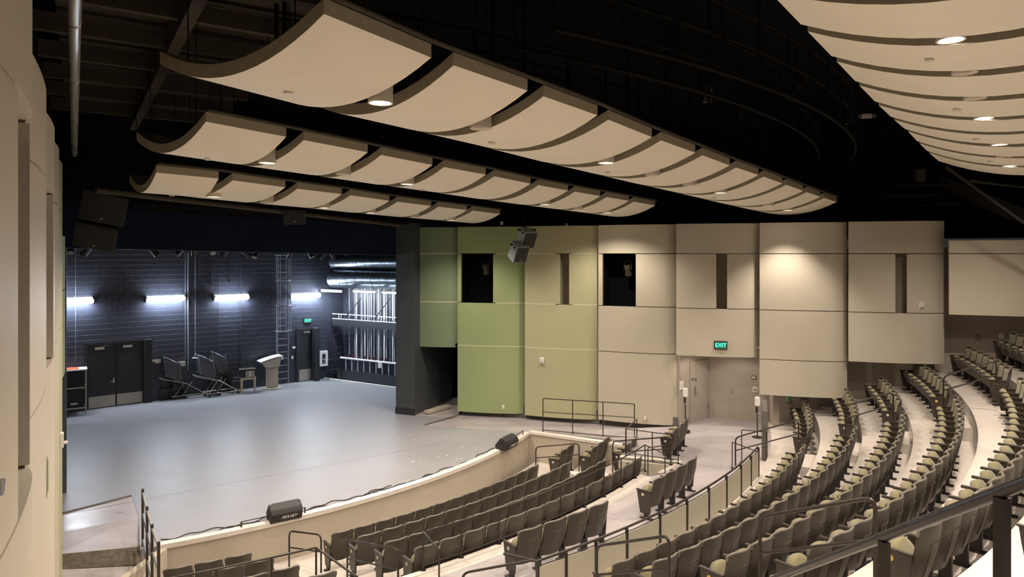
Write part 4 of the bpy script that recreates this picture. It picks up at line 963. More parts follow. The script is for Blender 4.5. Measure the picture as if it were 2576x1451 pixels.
# wall lights on the rear stage wall
for i, (px, py) in enumerate(((178, 757), (417, 751), (583, 748), (768, 744))):
    p = BWp(px, .07); o = empty('wall_light', (p.x, p.y, zat(py, p.y)), brz, ['lit white fluorescent fixture cut off by the left wall', 'lit white fluorescent fixture above the charcoal double door end', 'lit white fluorescent fixture over the stacked black chairs', 'lit white fluorescent fixture beside the caged ladder'][i], 'wall light', 'fluorescent fixtures on the rear stage wall')
    mb = MB(); mb.extr([(.06, -.12), (-.05, -.10), (-.09, -.03), (-.09, .06), (-.04, .11), (.06, .12)], -.74, -.70, 'x'); mb.extr([(.06, -.12), (-.05, -.10), (-.09, -.03), (-.09, .06), (-.04, .11), (.06, .12)], .70, .74, 'x'); mb.box((0, .055, 0), (1.44, .02, .25)); mb.build('housing', 'white', o)
    mb = MB(); mb.extr([(.04, -.10), (-.05, -.095), (-.085, -.03), (-.085, .055), (-.04, .10), (.04, .10)], -.70, .70, 'x'); mb.build('lens', 'glow_cool', o)
    l = bpy.data.lights.new('fluorescent_lamp', 'AREA'); l.shape = 'RECTANGLE'; l.size = 1.4; l.size_y = .16; l.energy = P_STAGE; l.color = COOL
    q = bpy.data.objects.new('fluorescent_lamp', l); COL.objects.link(q); q.parent = o; q.location = (0, -.13, -.02); q.rotation_euler = (math.radians(58), 0, 0)
    l2 = bpy.data.lights.new('fluorescent_lamp', 'AREA'); l2.shape = 'RECTANGLE'; l2.size = 1.4; l2.size_y = .08; l2.energy = P_STAGE*.28; l2.color = COOL
    q = bpy.data.objects.new('fluorescent_lamp', l2); COL.objects.link(q); q.parent = o; q.location = (0, -.17, .13); q.rotation_euler = (math.radians(205), 0, 0)
    q = bpy.data.objects.new('fluorescent_lamp', l2); COL.objects.link(q); q.parent = o; q.location = (0, -.17, -.14); q.rotation_euler = (math.radians(-25), 0, 0)
# strip lights over the rigging rail
for i, (px, py, hl) in enumerate(((834, 732, .48), (916, 733, .48), (990, 736, .35))):
    p = SWp(px, 1.3, BWR); o = empty('strip_light', (p.x, p.y, zat(py, p.y)), srz, ['lit strip light hanging beside the rear corner of the stage', 'lit strip light hanging over the white rigging ropes', 'lit strip light hanging close to the block pillar'][i], 'strip light', 'strip lights over the rigging rail')
    mb = MB(); mb.box((0, 0, .05), (1.3, .12, .05)); mb.build('housing', 'white', o, .006)
    mb = MB(); mb.extr([(-.06, .02), (-.05, -.04), (.05, -.04), (.06, .02)], -.62, .62, 'x'); mb.build('lens', 'glow_cool', o)
    mb = MB(); mb.tube([(-.5, 0, .07), (-.5, 0, 1.4)], .006, 4); mb.build('hanger', 'seat_steel', o); mb = MB(); mb.tube([(.5, 0, .07), (.5, 0, 1.4)], .006, 4); mb.build('hanger', 'seat_steel', o)
    l = bpy.data.lights.new('strip_lamp', 'AREA'); l.shape = 'RECTANGLE'; l.size = 1.2; l.size_y = .1; l.energy = P_STAGE*.40; l.color = COOL
    q = bpy.data.objects.new('strip_lamp', l); COL.objects.link(q); q.parent = o; q.location = (0, 0, -.05)
# ducts
for nm_, py, r_, lab in (('duct', 660, .30, 'upper round metal duct crossing above the rigging wall'), ('duct', 703, .44, 'lower thick round metal duct crossing above the rigging wall')):
    a, b = SWp(800, .55 if py < 690 else .6, BWR)-sdir*.0, SWp(1035, .55, BWR); a = BWR+sn*.75+sdir*.1; b = a+sdir*8
    za = 6-(py-638)*31.0/F; mb = MB(); mb.tube([V(a, za), V(b, za)], r_, 28)
    n = 16
    for k in range(n): q = V(a.lerp(b, (k+.5)/n), za); mb.tube([q-sdir*.012, q+sdir*.012], r_+.008, 28)
    tag(mb.build(nm_, 'galv'), lab, 'duct')
# rigging: ropes, lock rail, head catwalk
ropes = [879, 893, 897, 909, 912, 918, 925, 929, 934, 941, 949, 953, 958, 965, 967, 972, 981, 988, 992, 997]
for i, px in enumerate(ropes):
    p = SWp(px, .35+.1*(i % 3), BWR); w_ = (.035, .018, .055)[i % 3]*.8; zb = 1.0; zt = 4.45
    mb = MB(); mb.box((0, 0, (zt+zb)/2), (w_, .03, zt-zb), 0); q = mb.build('rigging_rope', 'rope' if i % 4 else 'rope_grey'); q.location = (p.x, p.y, 0); q.rotation_euler = (0, 0, srz)
    tag(q, 'pale vertical line of the counterweight rigging running down to the lock rail', 'rope', 'vertical lines of the rigging wall')
a, b = SWp(857, .62, BWR), SWp(1010, .62, BWR)
root = empty('lock_rail', (a.x, a.y, 0), srz, 'pale rope lock rail along the foot of the rigging ropes', 'rigging rail'); L = (b-a).length
mb = MB(); mb.tube([(0, 0, 1.02), (L, 0, 1.02)], .05, 8); mb.build('rail', 'rope', root)
for k in range(10):
    mb = MB(); mb.box((.5+k*.33, .02, 1.14), (.05, .10, .14)); mb.build('rope_lock', 'maroon', root)
for k in range(9):
    mb = MB(); mb.tube([(.35+k*.38, 0, 1.0), (.35+k*.38, 0, .25)], .022, 5); mb.build('leg', 'rope', root)
root = empty('rigging_catwalk', (a.x, a.y, 3.0), srz, 'black beam with two white pipes crossing the rigging ropes', 'rigging catwalk')
zc = zat(812, a.y)-3.0
bx(root, 'beam', 'door', (L/2-.15, 0, zc), (L+.7, .12, .30))
for dz in (.19, .42): mb = MB(); mb.tube([(-.5, -.04, zc+dz), (L, -.04, zc+dz)], .025, 6); mb.build('pipe', 'rope', root)
for x in (-.1, .05, 2.6, 2.75): mb = MB(); mb.tube([(x, -.04, zc+.18), (x+.04, -.04, zc+.45)], .014, 5); mb.build('brace', 'rope', root)
for (x0, y0, x1, y1) in ((871, 795, 908, 750), (945, 798, 982, 750), (828, 658, 887, 728), (968, 728, 1000, 708)):
    p, q = SWp(x0, .7, BWR), SWp(x1, .7, BWR); mb = MB(); mb.tube([V(p, zat(y0, p.y)), V(q, zat(y1, q.y))], .025, 5); tag(mb.build('brace_pipe', 'seat_steel'), {871: 'grey diagonal brace rising from the left end of the rigging beam', 945: 'grey diagonal brace rising from the middle of the rigging beam', 828: 'long diagonal brace pipe crossing the round ducts', 968: 'short diagonal brace pipe meeting the block pillar'}[x0], 'brace')
# ladders
def ladder(px, wpx, y0, y1, off, label, cage=False, m='door'):
    p = BWp(px, off); o = empty('ladder', (p.x, p.y, 0), brz, label, 'ladder'); w2 = wpx; z0, z1 = zat(y1, p.y), zat(y0, p.y); z0 = max(z0, .01)
    for s_ in (0, w2): bx(o, 'rail', m, (s_, 0, (z0+z1)/2), (.05, .03 if not cage else .07, z1-z0))
    z = z0+.25
    while z < z1-.05:
        mb = MB(); mb.tube([(0, 0, z), (w2, 0, z)], .018, 6); mb.build('rung', m, o); z += .305
    if cage:
        zc0 = zat(832, p.y)
        for k in range(4):
            z = zc0+k*1.15; 
            if z > z1: break
            mb = MB(); mb.tube([(w2/2+.36*math.cos(a_)*1.0, -.36+.40*-math.sin(a_)*1.0+.36, z) for a_ in [math.pi*j/10 for j in range(11)]], .02, 5); mb.build('hoop', m, o)
        for a_ in (.2, .28, .5, .72, .8): mb = MB(); mb.tube([(w2/2+.36*math.cos(math.pi*a_), -.40*math.sin(math.pi*a_), zc0), (w2/2+.36*math.cos(math.pi*a_), -.40*math.sin(math.pi*a_), z1)], .014, 5); mb.build('cage_bar', m, o)
    return o
ladder(697, .52, 640, 968, .22, 'tall black wall ladder with safety cage beside the single door', True, 'ladder')
ladder(834, .50, 833, 955, .25, 'short black ladder leaning in the rear corner by the rigging')
p = BWp(826, .9); o = empty('guard_rail', (p.x, p.y, 0), brz, 'low dark pipe rail in front of the short corner ladder', 'guard rail')
mb = MB(); mb.tube(rnd([(0, 0, .1), (0, 0, 1.05), (.55, 0, 1.05), (.55, 0, .1)], .06), .018, 6); mb.build('top_rail', 'seat_steel', o); mb = MB(); mb.tube([(0, 0, .55), (.55, 0, .55)], .015, 6); mb.build('lower_rail', 'seat_steel', o)
# small wall items
def plate(px, py, w, h, m, name, label, cat, d=.04, off=.0, detail=None, side=False, group=None):
    p = SWp(px, off, BWR) if side else BWp(px, off); o = empty(name, (p.x, p.y, zat(py, p.y)), srz if side else brz, label, cat, group); bx(o, 'plate', m, (0, -d/2, 0), (w, d, h), .006)
    if detail: detail(o, d)
    return o
def cabinet(o, d):
    bx(o, 'window', 'ink', (0, -d-.004, .0), (.16, .008, .46)); bx(o, 'handle', 'white', (0, -d-.01, -.02), (.10, .012, .03)); bx(o, 'extinguisher', 'chrome', (.01, -d-.008, -.1), (.06, .01, .2))
plate(811, 901, .42, .72, 'white', 'fire_cabinet', 'white fire cabinet with dark window beside the single door', 'fire cabinet', .16, 0, cabinet)
plate(383, 907, .22, .09, 'chrome', 'wall_sign', 'small pale plate right of the double door frame', 'sign'); plate(397, 908, .22, .16, 'chrome', 'switch_panel', 'square pale switch panel above the small chair by the door', 'switch panel')
plate(739, 874, .14, .10, 'white', 'wall_sign', 'small pale sign left of the single door', 'sign'); plate(710, 901, .07, .12, 'white', 'light_switch', 'white light switch behind the ladder rungs', 'light switch'); plate(735, 899, .07, .13, 'white', 'light_switch', 'white light switch between ladder and single door', 'light switch')
plate(457, 915, .26, .20, 'offwhite', 'outlet_box', 'pale outlet box on conduit behind the stacked chairs', 'outlet box', .08); plate(957, 918, .22, .26, 'white', 'control_box', 'white perforated box mounted on the rigging lock rail', 'control box', .06, .75, side=True)
# vertical conduits and cords on the rear wall
for i, (px, y0, y1, r_, m) in enumerate(((473, 635, 930, .024, 'ladder'), (466, 635, 905, .012, 'ladder'), (549, 640, 910, .016, 'black'), (607, 640, 935, .024, 'black'), (502, 632, 712, .026, 'black'), (531, 632, 715, .026, 'black'), (577, 634, 708, .026, 'black'), (190, 625, 910, .008, 'ladder'))):
    p = BWp(px, .06); mb = MB(); mb.tube([V(p, zat(y0, p.y)), V(p, zat(y1, p.y))], r_, 6)
    if 4 <= i <= 6: mb.box(V(p, zat(y1, p.y)), (.08, .08, .10), brz)
    tag(mb.build('conduit', m), ['thick dark conduit running down behind the left chair stack', 'thin pale conduit down to the outlet box', 'thin dark conduit left of the third wall light', 'dark conduit running down behind the small table', 'first short conduit hanging below the header', 'second short conduit hanging below the header', 'third short conduit hanging below the header', 'thin pale cord above the orange cloth'][i], 'conduit')
p = BWp(491, .12); o = empty('pull_cord', (p.x, p.y, zat(900, p.y)), brz, 'pull cord with small white bar handle above the chair stacks', 'pull cord')
mb = MB(); mb.tube([(0, 0, .15), (0, 0, 4.5)], .006, 4); mb.tube([(-.08, 0, 0), (0, 0, .15), (.08, 0, 0)], .006, 4); mb.build('cord', 'rope_grey', o); mb = MB(); mb.tube([(-.11, 0, 0), (.11, 0, -.02)], .025, 8); mb.build('bar', 'white', o)
def exit_sign(loc, rz, w, label, dark=False):
    o = empty('exit_sign', loc, rz, label, 'exit sign'); h = w*.62
    bx(o, 'frame', 'seat_steel', (0, -.02, 0), (w+.05, .04, h+.05), .005); bx(o, 'face', 'exit_back', (0, -.045, 0), (w, .01, h)); text('lettering', 'EXIT', h*.78, 'exit', o, (0, -.053, 0), (math.pi/2, 0, 0), .003); return o
p = BWp(774, .02); exit_sign((p.x, p.y, zat(806, p.y)), brz-.1, .34, 'small lit green EXIT sign above the single stage door')
# stage lights hanging just behind the header
SLP = []
for i, (px, py) in enumerate(((178, 628), (218, 632), (387, 634), (451, 635), (487, 634), (532, 632), (568, 634), (620, 640), (643, 641), (730, 640), (780, 641), (810, 645), (836, 643))):
    t = (px-165)/(1000-165); Y = 18.2+8.5*t
    SLP.append(D(px, py-2, Y)+Vector((0, 0, .57))); fixture(D(px, py-2, Y), .5+i*.7, f'{ORD[i]} stage light from the left pillar hanging under the header edge', 'stage lights under the header edge', 1.0, .9 if i % 2 else -.7, .35)
for k_, (ya, yb) in enumerate(((17.9, 27.2),)):
    mb = MB(); mb.tube([SLP[0]-Vector((.3, .2, 0))]+SLP, .03, 8); tag(mb.build('lighting_batten', 'truss'), 'black pipe batten behind the header carrying the stage lights', 'batten')
# lectern
p = G(679, 974)+bn*.25; o = empty('lectern', (p.x, p.y, 0), brz-.1, 'taupe pedestal lectern with pale curved top beside the caged ladder', 'lectern')
mb = MB(); mb.cyl((0, 0, .02), .42, .04, 32); mb.build('base', 'lectern', o); mb = MB(); mb.extr([(-.13, .04), (-.13, .95), (.13, .95), (.13, .04)], -.24, .24, 'x'); mb.build('pedestal', 'lectern', o, .03)
mb = MB(); mb.hexa([Vector(v) for v in ((-.30, -.22, .95), (.26, -.22, .95), (.26, .2, .95), (-.30, .2, .95))], [Vector(v) for v in ((-.50, -.28, 1.22), (.34, -.28, 1.42), (.34, .26, 1.42), (-.50, .26, 1.22))]); mb.build('desk', 'lectern', o, .01)
mb = MB(); tp = [(-.58+.96*k/8, 1.22+.20*math.sin(k/8*1.45)) for k in range(9)]; mb.slab([[Vector((x, -.33, z)) for x, z in tp], [Vector((x, .30, z)) for x, z in tp]], [[Vector((x, -.33, z+.035)) for x, z in tp], [Vector((x, .30, z+.035)) for x, z in tp]]); mb.build('top', 'white', o)
mb = MB(); mb.tube([(-.1, .1, 1.42), (-.02, .1, 1.62), (.12, .1, 1.75)], .008, 5); mb.build('microphone', 'seat_steel', o)
# small table and amplifier
p = G(624, 987); o = empty('side_table', (p.x, p.y, 0), brz-.25, 'small pale wooden table with curved aprons under the amplifier', 'table')
bx(o, 'tabletop', 'wood_pale', (0, 0, .66), (.62, .46, .03), .006)
for sx in (-.27, .27):
    for sy in (-.19, .19): mb = MB(); mb.hexa([Vector((sx+a_*.016, sy+b_*.016, 0)) for a_, b_ in ((-1, -1), (1, -1), (1, 1), (-1, 1))], [Vector((sx+a_*.026, sy+b_*.026, .645)) for a_, b_ in ((-1, -1), (1, -1), (1, 1), (-1, 1))]); mb.build('leg', 'wood_pale', o)
for sy in (-.19, .19): mb = MB(); mb.extr([(-.25, .645), (.25, .645), (.25, .54), (.15, .59), (-.15, .59), (-.25, .54)], sy-.01, sy+.01, 'y'); mb.build('apron', 'wood_pale', o)
o2 = empty('amplifier', (p.x, p.y, .675), brz-.25, 'black rack amplifier with pale control face on the small table', 'amplifier'); bx(o2, 'case', 'spk', (-.03, 0, .17), (.58, .42, .34), .01)
bx(o2, 'lid', 'joist', (-.03, 0, .35), (.66, .48, .02)); f_ = bx(o2, 'front_panel', 'offwhite', (.06, -.215, .16), (.34, .012, .26))
for k in range(5):
    for s_ in (-.10, .10): bx(f_, 'button_row', 'ink', (.06+s_, -.224, .07+.045*k), (.07, .006, .018))
# stacked chairs on carts
def chair_parts():
    A = MB(); A.hexa([Vector(v) for v in ((0, -.21, 0), (0, .21, 0), (.46, .21, -.27), (.46, -.21, -.27))], [Vector(v) for v in ((.01, -.21, .038), (.01, .21, .038), (.47, .21, -.232), (.47, -.21, -.232))])
    B_ = MB(); pr_ = [(.44, -.24), (.56, -.42), (.64, -.70), (.68, -1.02), (.72, -1.02), (.685, -.70), (.60, -.40), (.47, -.21)]; B_.extr(pr_, -.20, .20, 'y')
    C_ = MB()
    for s_ in (-.22, .22): C_.tube([(-.05, s_, .02), (.1, s_, -.03), (.46, s_, -.26), (.5, s_, -.1)], .012, 5)
    return [(A, 'seat', 'chair_black'), (B_, 'backrest', 'chair_black'), (C_, 'frame', 'chair_frame')]
def cart(px, py, label, slab_):
    p = G(px, py); rz = brz-.05; o = empty('chair_cart', (p.x, p.y, 0), rz, label, 'chair cart', 'chair carts by the rear wall')
    mb = MB(); mb.tube([(0, -.3, .14), (1.35, -.3, .14)], .022, 6); mb.tube([(0, .3, .14), (1.35, .3, .14)], .022, 6); mb.tube([(0, -.3, .14), (0, .3, .14)], .022, 6); mb.tube([(1.35, -.3, .14), (1.35, .3, .14)], .022, 6); mb.build('base_frame', 'cab_metal', o)
    mb = MB()
    for s_ in (-.26, .26): mb.tube([(-.42, s_, .92), (.55, s_, .62), (1.2, s_, .16)], .022, 6)
    mb.tube([(-.42, -.26, .92), (-.42, .26, .92)], .02, 6); mb.build('sloped_rail', 'cab_metal', o)
    for x in (.08, .38):
        for s_ in (-.26, .26): mb = MB(); mb.tube([(x, s_, .14), (x+.38, s_, .70)], .016, 5); mb.build('strut', 'cab_metal', o)
    for x in (.1, 1.25):
        for s_ in (-.3, .3): mb = MB(); mb.cyl((x, s_, .05), .05, .03, 14, 'y'); mb.box((x, s_, .11), (.04, .05, .05)); mb.build('caster', 'seat_steel', o)
    for (ox, oy, oz, fl, nn_, tx) in ((-.22, -.0, .78, 1, 13, 'front'), (.45, .62, .80, 1, 13, 'rear')):
        for k in range(nn_):
            key = 'chair'
            if key not in CH:
                r_ = bpy.data.objects.new('stacking_chair', None); COL.objects.link(r_)
                for mb, n_, m_ in chair_parts(): mb.build(n_, m_, r_)
                CH[key] = r_
            else: r_ = copy_tree(CH[key])
            q = Matrix.Rotation(rz, 3, 'Z') @ Vector((ox-.006*k, oy, 0)); r_.location = (p.x+q.x, p.y+q.y, oz+.064*k+.22); r_.rotation_euler = (0, 0, rz); r_.scale = (1.12, 1.15, 1.12)
            tag(r_, f'{ORD[k]} black chair from the bottom, {tx} stack, {slab_}', 'chair', 'black chairs stacked on carts')
CH = {}
cart(430, 1004, 'metal chair cart closest to the double door', 'cart by the double door')
cart(516, 997, 'metal chair cart closest to the small table', 'cart by the small table')
# loose dark chairs
def side_chair(px, py, rz, label):
    p = G(px, py)+bn*.2; o = empty('armchair', (p.x, p.y, 0), rz, label, 'chair')
    bx(o, 'seat', 'seat_steel', (0, 0, .45), (.48, .46, .06), .015); bx(o, 'backrest', 'seat_steel', (-.24, 0, .75), (.04, .44, .5), .015); bx(o, 'armrest', 'cab_metal', (.03, -.25, .66), (.40, .04, .02)); bx(o, 'armrest', 'seat_steel', (.03, .25, .66), (.40, .04, .02))
    for x in (-.22, .23):
        for y in (-.23, .23): mb = MB(); mb.tube([(x, y, 0), (x, y, .66 if x > 0 else .95)], .014, 6); mb.build('leg', 'cab_metal' if x > 0 and y < 0 else 'seat_steel', o)
side_chair(588, 984, brz, 'dark armchair with pale arm between chair stacks and small table'); side_chair(412, 1002, brz+math.pi, 'dark low armchair between double door and chair cart')
# cart with orange cloth
p = G(186, 1040); rz = brz-.15; o = empty('utility_cart', (p.x, p.y, 0), rz, 'pale framed equipment cart holding a black case left of the double door', 'cart')
for x in (-.9, .38):
    for y in (-.3, .3): bx(o, 'leg', 'cab_metal', (x, y, .84), (.05, .05, 1.6))
zt = 1.66
mb = MB(); mb.box((-.26, 0, zt), (1.36, .7, .05)); mb.build('top', 'white', o, .01)
for z in (1.0, .24): bx(o, 'shelf', 'cab_metal', (-.26, -.30, z), (1.3, .05, .06)); bx(o, 'shelf', 'cab_metal', (-.26, .30, z), (1.3, .05, .06))
c_ = empty('equipment_case', (p.x, p.y, .27), rz, 'black equipment case with small white label inside the pale cart', 'case'); bx(c_, 'case', 'spk', (-.26, 0, .33), (1.16, .52, .64), .01); bx(c_, 'label', 'white', (.0, -.266, .14), (.22, .008, .07))
c_ = empty('equipment_case', (p.x, p.y, 1.04), rz, 'black case on the upper shelf of the pale cart', 'case'); bx(c_, 'case', 'spk', (-.26, 0, .28), (1.16, .52, .54), .01)
mb = MB(); rows_ = [[Vector((-.35+.50*i/8, -.25+.4*j/6, zt+.03+.07*abs(math.sin(i*1.3+j*.8))*(.3+.7*math.sin(math.pi*i/8)*math.sin(math.pi*j/6)))) for i in range(9)] for j in range(7)]
mb.slab([[Vector((v.x, v.y, zt+.026)) for v in r_] for r_ in rows_], rows_); q = mb.build('orange_cloth', 'orange'); q.location = (p.x, p.y, 0); q.rotation_euler = (0, 0, rz); tag(q, 'bright orange folded cloth lying on the cart top', 'cloth')
# floor monitors
def monitor(pos, rz, label, w=.70):
    o = empty('stage_monitor', pos, rz, label, 'speaker', 'wedge monitors along the stage edge')
    prof = [(-.14, 0), (.17, 0), (.24, .14), (.02, .40), (-.17, .30), (-.22, .20)]
    mb = MB(); mb.extr(prof, -w/2, w/2, 'x'); mb.build('cabinet', 'spk', o, .012)
    mb = MB(); mb.add([Vector(v) for v in ((-w/2+.03, -.146, .012), (w/2-.03, -.146, .012), (w/2-.03, -.222, .185), (-w/2+.03, -.222, .185))], [(0, 1, 2, 3)]); mb.build('grille', 'ink', o)
    text('lettering', 'PEAVEY', .10, 'white', o, (.04, -.205, .115), (math.radians(66)+.7, 0, 0), .002, .5)
    mb = MB(); mb.box((-w/2-.004, .0, .2), (.01, .18, .14)); mb.build('handle_recess', 'ink', o)
    for s_ in (-1, 1): mb = MB(); mb.box((s_*(w/2-.03), -.02, .385), (.05, .05, .015)); mb.build('corner_cap', 'cab_metal', o)
    return o
t1 = -.985; q = G(716, 1305); th = math.atan2((q-CF).y, (q-CF).x); monitor((q.x, q.y, 0), th+math.pi/2, 'black wedge monitor at the stage edge close to the left ramp')
q = G(1276, 1127); th = math.atan2((q-CF).y, (q-CF).x); monitor((q.x, q.y, 0), th+math.pi/2, 'black wedge monitor at the far corner of the stage edge')
for (xa, xb, lab) in ((608, 769, 'low dark toe rail on the stage edge below the near monitor'), (1271, 1319, 'low dark toe rail on the stage edge below the far monitor')):
    def th_lip(px):
        lo, hi = LT0, LT1
        for _ in range(50):
            m_ = (lo+hi)/2; p = lip(m_)
            if p.x/p.y*F+1288 < px: lo = m_
            else: hi = m_
        return lo
    ta, tb = th_lip(xa), th_lip(xb); b0 = lip(ta, -.05, .03); o = empty('toe_rail', b0, 0, lab, 'rail', 'low toe rails on the stage edge')
    mb = MB(); mb.tube([lip(ta+(tb-ta)*k/8, -.05, .15)-b0 for k in range(9)], .012, 5); mb.build('rail', 'steel_dark', o)
    for t in (ta, tb): bx(o, 'post', 'steel_dark', lip(t, -.05, .09)-b0, (.03, .03, .12))
# cables along the edge
for (ta, tb, dr, sd, lab) in ((LT0, LT0+.32, -.30, 1, 'loose black cables near the ramp end of the stage edge'), (LT0+.2, LT1-.03, -.20, 2, 'long black cable snaking along the stage edge'), (LT0+.03, LT0+.42, -.18, 3, 'second black cable lying close to the stage nosing')):
    rg = random.Random(sd); ph = [rg.uniform(0, 6) for _ in range(4)]; n = 70; mb = MB()
    mb.tube([lip(ta+(tb-ta)*k/n, dr+.06*math.sin(k*.35+ph[0])+.05*math.sin(k*.9+ph[1]), .012) for k in range(n+1)], .011, 5); tag(mb.build('cable', 'cable'), lab, 'cable')
mb = MB(); rg = random.Random(5)
for k in range(26):
    q = G(rg.uniform(1000, 1200), rg.uniform(1090, 1165)); a_ = rg.uniform(0, 3); mb.box((q.x, q.y, .002), (rg.uniform(.03, .08), .02, .003), a_)
q = mb.build('paper_scraps', 'white'); tag(q, 'tiny white paper scraps scattered on the grey stage floor', 'scraps', None, 'stuff')
# loudspeakers
def cab(name, loc, rz, rx, size, label, group, m='spk', grey_side=False):
    o = empty(name, loc, rz, label, 'speaker', group); w_, d_, h_ = size; R_ = Matrix.Rotation(rx, 3, 'X')
    def tr(v): return R_ @ Vector(v)
    mb = MB(); c = [(-w_/2, -d_/2), (w_/2, -d_/2), (w_/2*.62, d_/2), (-w_/2*.62, d_/2)]; mb.hexa([tr((x, y, -h_/2)) for x, y in c], [tr((x, y, h_/2)) for x, y in c]); mb.build('cabinet', 'spk_grey' if grey_side else m, o, .01)
    mb = MB(); e = .03; mb.hexa([tr(v) for v in ((-w_/2+e, -d_/2-.012, -h_/2+e), (w_/2-e, -d_/2-.012, -h_/2+e), (w_/2-e, -d_/2+.002, -h_/2+e), (-w_/2+e, -d_/2+.002, -h_/2+e))], [tr(v) for v in ((-w_/2+e, -d_/2-.012, h_/2-e), (w_/2-e, -d_/2-.012, h_/2-e), (w_/2-e, -d_/2+.002, h_/2-e), (-w_/2+e, -d_/2+.002, h_/2-e))]); mb.build('grille', 'ink' if grey_side else 'black', o)
    mb = MB(); mb.box(tr((0, -d_/2-.02, -h_/2+.10)), (.05, .008, .02), 0, rx); mb.build('badge', 'cab_metal', o)
    for k in (-1, 1): mb = MB(); mb.box(tr((-w_/2+.03, k*d_*.22, h_/2-.08)), (.09, .10, .03), -.28, rx); mb.build('handle', 'ink', o)
    return o
g_ = 'hanging loudspeakers round the stage opening'
for q_ in (cab('loudspeaker', D(266, 520, 15.2), .40, .30, (.90, .42, .66), 'upper dark loudspeaker of the pair hanging beside the left pillar', g_), cab('loudspeaker', D(246, 589, 15.35), .40, .42, (.84, .42, .58), 'lower dark loudspeaker of the pair hanging beside the left pillar', g_)): q_.rotation_euler = (0, .22, .40)
cab('loudspeaker', D(744, 543, 19.5), .1, .3, (.62, .4, .42), 'small dark loudspeaker hanging alone over the middle of the stage', g_)
cab('loudspeaker', D(1322, 597, 22.2), .62, .45, (.52, .5, .58), 'upper grey sided loudspeaker hanging in front of the green wall', g_, grey_side=True); cab('loudspeaker', D(1302, 633, 22.0), .62, .45, (.52, .5, .56), 'lower grey sided loudspeaker hanging in front of the green wall', g_, grey_side=True)
mb = MB(); mb.tube([D(1320, 570, 22.2), D(1320, 535, 22.2)], .03, 6); mb.box(D(1325, 578, 22.3), (.6, .3, .05)); tag(mb.build('speaker_bracket', 'truss'), 'black bracket holding the grey sided loudspeakers', 'bracket')
mb = MB(); a, b = D(240, 478, 14.6), D(1005, 566, 24.2); mb.tube([a, b], .07, 8); struct(mb, 'beam', 'joist')
# ============================================================ DEVICES ON THE RIGHT WALL
def face(i, px, off=.0):
    root, plan, nn, sl = RW[i]; k = (px-1288)/F
    for j in range(len(plan)-1):
        a, b = plan[j], plan[j+1]; d = b-a; den = d.x-k*d.y
        t = (k*a.y-a.x)/den
        if -.01 <= t <= 1.01:
            q = a+d*t+nn*off; return q, math.atan2(d.y, d.x)
    return plan[len(plan)//2]+nn*off, math.atan2(plan[-1].y-plan[0].y, plan[-1].x-plan[0].x)
def dev(i, px, py, w, h, d, m, name, label, cat, extra=None, bev=.012):
    q, a = face(i, px, .003); o = empty(name, (q.x, q.y, zat(py, q.y)), a, label, cat); bx(o, 'body', m, (0, -d/2, 0), (w, d, h), bev)
    if extra: extra(o, d)
    return o
def strobe(o, d):
    mb = MB(); mb.cyl((0, -d-.004, .04), .05, .01, 18, 'y'); mb.build('speaker_grille', 'offwhite', o); bx(o, 'lens', 'fixglass', (0, -d-.01, -.06), (.11, .03, .04), .005)
dev(2, 1364, 907, .16, .24, .05, 'white', 'wall_strobe', 'white wall strobe on the olive panel above the ramp railing', 'alarm strobe', strobe); dev(6, 2317.5, 768, .15, .22, .05, 'white', 'wall_strobe', 'white wall strobe high on the beige panel with dark slot', 'alarm strobe', strobe)
dev(1, 1266, 1023, .075, .13, .01, 'white', 'outlet', 'white wall outlet low on the green panel', 'outlet', lambda o, d: bx(o, 'socket', 'offwhite', (0, -d-.003, 0), (.035, .005, .08)), .003)
dev(3, 1623, 1050, .07, .11, .06, 'offwhite', 'outlet', 'pale wall outlet with plug low on the tan panel', 'outlet', lambda o, d: bx(o, 'plug', 'offwhite', (0, -d-.02, -.05), (.04, .05, .06)), .003)
q, a = face(4, 1813, .005); exit_sign((q.x, q.y, zat(868, q.y)), a, .36, 'lit green EXIT sign on the beige panel over the doors')
for i_, px_, lab_ in ((1, 1212, 'dim theatre light inside the square opening of the green panel'), (3, 1570, 'dim theatre light inside the square opening of the tan panel')):
    q, a = face(i_, px_, -.55); fixture((q.x, q.y, 5.45), a, lab_, 'theatre lights inside the wall openings', 1.3, .6, .12, 'joist')
# recess signs, frames and dispensers
def kp(px, A_, B_, off=.02):
    k = (px-1288)/F; d = (B_-A_).normalized(); nn = Vector((d.y, -d.x, 0)); p = A_+nn*off; t = (k*p.y-p.x)/(d.x-k*d.y); return p+d*t, math.atan2(d.y, d.x)
def kdev(px, py, w, h, m, name, label, cat, A_, B_, inner=None):
    q, a = kp(px, A_, B_); o = empty(name, (q.x, q.y, zat(py, q.y)), a, label, cat); bx(o, 'plate', m, (0, -.01, 0), (w, .02, h), .003)
    if inner: bx(o, 'face', inner, (0, -.023, 0), (w*.75, .006, h*.6))
kdev(1741, 954, .18, .16, 'offwhite', 'door_sign', 'small square restroom style sign on the recess door', 'sign', K0, K1, 'kick'); kdev(1749, 955, .12, .22, 'offwhite', 'door_sign', 'narrow sign beside the square sign on the recess door', 'sign', K0, K1, 'kick')
kdev(1714, 969, .22, .28, 'white', 'notice', 'white framed notice at the left end of the exit recess', 'notice', K0, K1, 'offwhite')
kdev(1896, 949, .16, .10, 'kick', 'wall_sign', 'dark striped wall sign on the right side of the exit recess', 'sign', K1, K2, 'offwhite'); kdev(1900, 980, .16, .18, 'white', 'keypad', 'cream control panel under the dark sign in the exit recess', 'control panel', K1, K2, 'lens_off')
kdev(1842, 985, .05, .06, 'cab_metal', 'coat_hook', 'small hook in the middle of the exit recess wall', 'hook', K1, K2)
